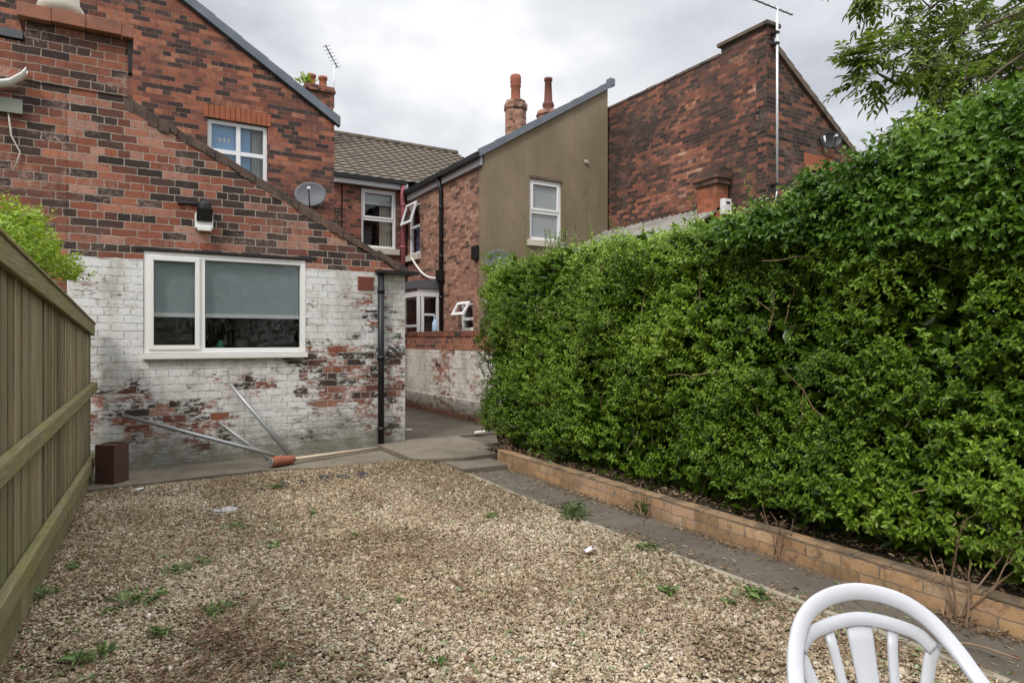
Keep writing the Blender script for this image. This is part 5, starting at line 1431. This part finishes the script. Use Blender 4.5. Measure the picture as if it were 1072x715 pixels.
# seat shell
mb = MB(); nx, ny = 14, 14; vs = []; fs = []
for lay in (0, 1):
    for i in range(nx+1):
        for j in range(ny+1):
            x = -.205+.445*i/nx; wd = .20+.03*i/nx; y = -wd+2*wd*j/ny
            z = .415+.035*(y/wd)**4-.018*math.sin(math.pi*i/nx)-.02*max(0, (i/nx-.85)/.15)**2-lay*.008
            vs.append((x, y, z))
q = (nx+1)*(ny+1)
for i in range(nx):
    for j in range(ny):
        a = i*(ny+1)+j; fs += [(a, a+1, a+ny+2, a+ny+1), (a+q, a+q+ny+1, a+q+ny+2, a+q+1)]
for i in range(nx): 
    for j in (0, ny): a = i*(ny+1)+j; fs.append((a, a+ny+1, a+ny+1+q, a+q))
for j in range(ny):
    for i in (0, nx): a = i*(ny+1)+j; fs.append((a, a+1, a+1+q, a+q))
mb.add(vs, fs, True); mb.build('seat', M['plastic_white'], chair)
for sx, sy in ((1, 1), (1, -1), (-1, 1), (-1, -1)):
    m = MB()
    if sx > 0: p = [(.255, sy*.246, .540), (.25, sy*.246, .42), (.268, sy*.268, .2), (.285, sy*.28, 0)]
    else: p = [(-.185, sy*.165, .43), (-.215, sy*.20, .3), (-.27, sy*.225, .15), (-.315, sy*.24, 0)]
    pp = cr(p, 4); m.ribbon(pp, [Vector((0, 1, 0))]*len(pp), [.055-.022*i/len(pp) for i in range(len(pp))], .020)
    m.ribbon(pp, [Vector((1, 0, 0))]*len(pp), [.045-.016*i/len(pp) for i in range(len(pp))], .016)
    m.build('leg', M['plastic_white'], chair)
chair.scale = (1, .94, 1)
chair.location = (1.312, .622, .012)
chair.rotation_euler = (0, 0, R(-120))

# ================================================================== CAMERA, LIGHT, SKY
cam = bpy.data.cameras.new('camera'); co = bpy.data.objects.new('camera', cam); COL.objects.link(co)
co.location = CAM; co.rotation_euler = (R(90), 0, R(-30.84)); cam.lens = 36*680/1072; cam.sensor_width = 36
cam.shift_y = -1.5/1072; cam.clip_end = 2000; cam.clip_start = .05
S.camera = co

SUN_EL, SUN_AZ = R(46), R(236)       # azimuth measured clockwise from +Y: behind and left of the camera
w = bpy.data.worlds.new('World'); S.world = w; w.use_nodes = True
nt = w.node_tree; nt.nodes.clear()
def wn(t): return nt.nodes.new(t)
out = wn('ShaderNodeOutputWorld'); bg = wn('ShaderNodeBackground'); bg.inputs[1].default_value = .10
sky = wn('ShaderNodeTexSky'); sky.sky_type = 'NISHITA'; sky.sun_disc = False; sky.sun_elevation = SUN_EL; sky.sun_rotation = SUN_AZ
sky.air_density = 1; sky.dust_density = 2
tc = wn('ShaderNodeTexCoord'); sp = wn('ShaderNodeSeparateXYZ'); nt.links.new(tc.outputs['Generated'], sp.inputs[0])
def wm(op, a, b=0.0, cl=False):
    m = wn('ShaderNodeMath'); m.operation = op; m.use_clamp = cl
    for i, v in enumerate((a, b)):
        if isinstance(v, (int, float)): m.inputs[i].default_value = v
        else: nt.links.new(v, m.inputs[i])
    return m.outputs[0]
# cloud sheet: direction projected on a flat layer overhead
zc = wm('ADD', wm('MAXIMUM', sp.outputs[2], 0), .30)
cv = wn('ShaderNodeCombineXYZ'); nt.links.new(wm('DIVIDE', sp.outputs[0], zc), cv.inputs[0]); nt.links.new(wm('DIVIDE', sp.outputs[1], zc), cv.inputs[1]); cv.inputs[2].default_value = 1.37
n1 = wn('ShaderNodeTexNoise'); nt.links.new(cv.outputs[0], n1.inputs['Vector']); n1.inputs['Scale'].default_value = 2.1; n1.inputs['Detail'].default_value = 8; n1.inputs['Roughness'].default_value = .52; n1.inputs['Distortion'].default_value = .3
n2 = wn('ShaderNodeTexNoise'); nt.links.new(cv.outputs[0], n2.inputs['Vector']); n2.inputs['Scale'].default_value = .8; n2.inputs['Detail'].default_value = 4
mixn = wm('ADD', wm('MULTIPLY', n1.outputs['Fac'], .6), wm('MULTIPLY', n2.outputs['Fac'], .4))
rp = wn('ShaderNodeValToRGB'); nt.links.new(mixn, rp.inputs[0])
cr_ = rp.color_ramp
st = [(.39, (4.7, 4.9, 5.35)), (.45, (5.9, 6.05, 6.4)), (.52, (7.2, 7.3, 7.5)), (.58, (8.9, 8.9, 8.9))]
while len(cr_.elements) < len(st): cr_.elements.new(.5)
for e, (p, c) in zip(cr_.elements, st): e.position = p; e.color = (*c, 1)
# overcast skies are brighter overhead than at the skyline
gain = wm('ADD', .92, wm('MULTIPLY', wm('POWER', wm('MAXIMUM', wm('SUBTRACT', sp.outputs[2], .45), 0), 1.2), 5.2))
vm = wn('ShaderNodeVectorMath'); vm.operation = 'SCALE'; nt.links.new(rp.outputs[0], vm.inputs[0]); nt.links.new(gain, vm.inputs['Scale'])
mx = wn('ShaderNodeMix'); mx.data_type = 'RGBA'; mx.inputs[0].default_value = .93
nt.links.new(sky.outputs[0], mx.inputs[6]); nt.links.new(vm.outputs[0], mx.inputs[7])
nt.links.new(mx.outputs[2], bg.inputs[0]); nt.links.new(bg.outputs[0], out.inputs[0])

L = bpy.data.lights.new('sun', 'SUN'); L.energy = 1.5; L.angle = R(11); L.color = (1, .965, .91)
lo = bpy.data.objects.new('sun', L); COL.objects.link(lo)
sd_ = Vector((math.sin(SUN_AZ)*math.cos(SUN_EL), math.cos(SUN_AZ)*math.cos(SUN_EL), math.sin(SUN_EL)))
lo.rotation_euler = sd_.to_track_quat('Z', 'Y').to_euler()
S.view_settings.view_transform = 'Standard'; S.view_settings.look = 'None'; S.view_settings.gamma = 1; S.view_settings.exposure = .44
try: S.view_settings.use_curve_mapping = False
except Exception: pass
S.render.engine = 'CYCLES'; S.cycles.use_denoising = True
S.cycles.max_bounces = 6; S.cycles.transparent_max_bounces = 10; S.cycles.caustics_reflective = False; S.cycles.caustics_refractive = False
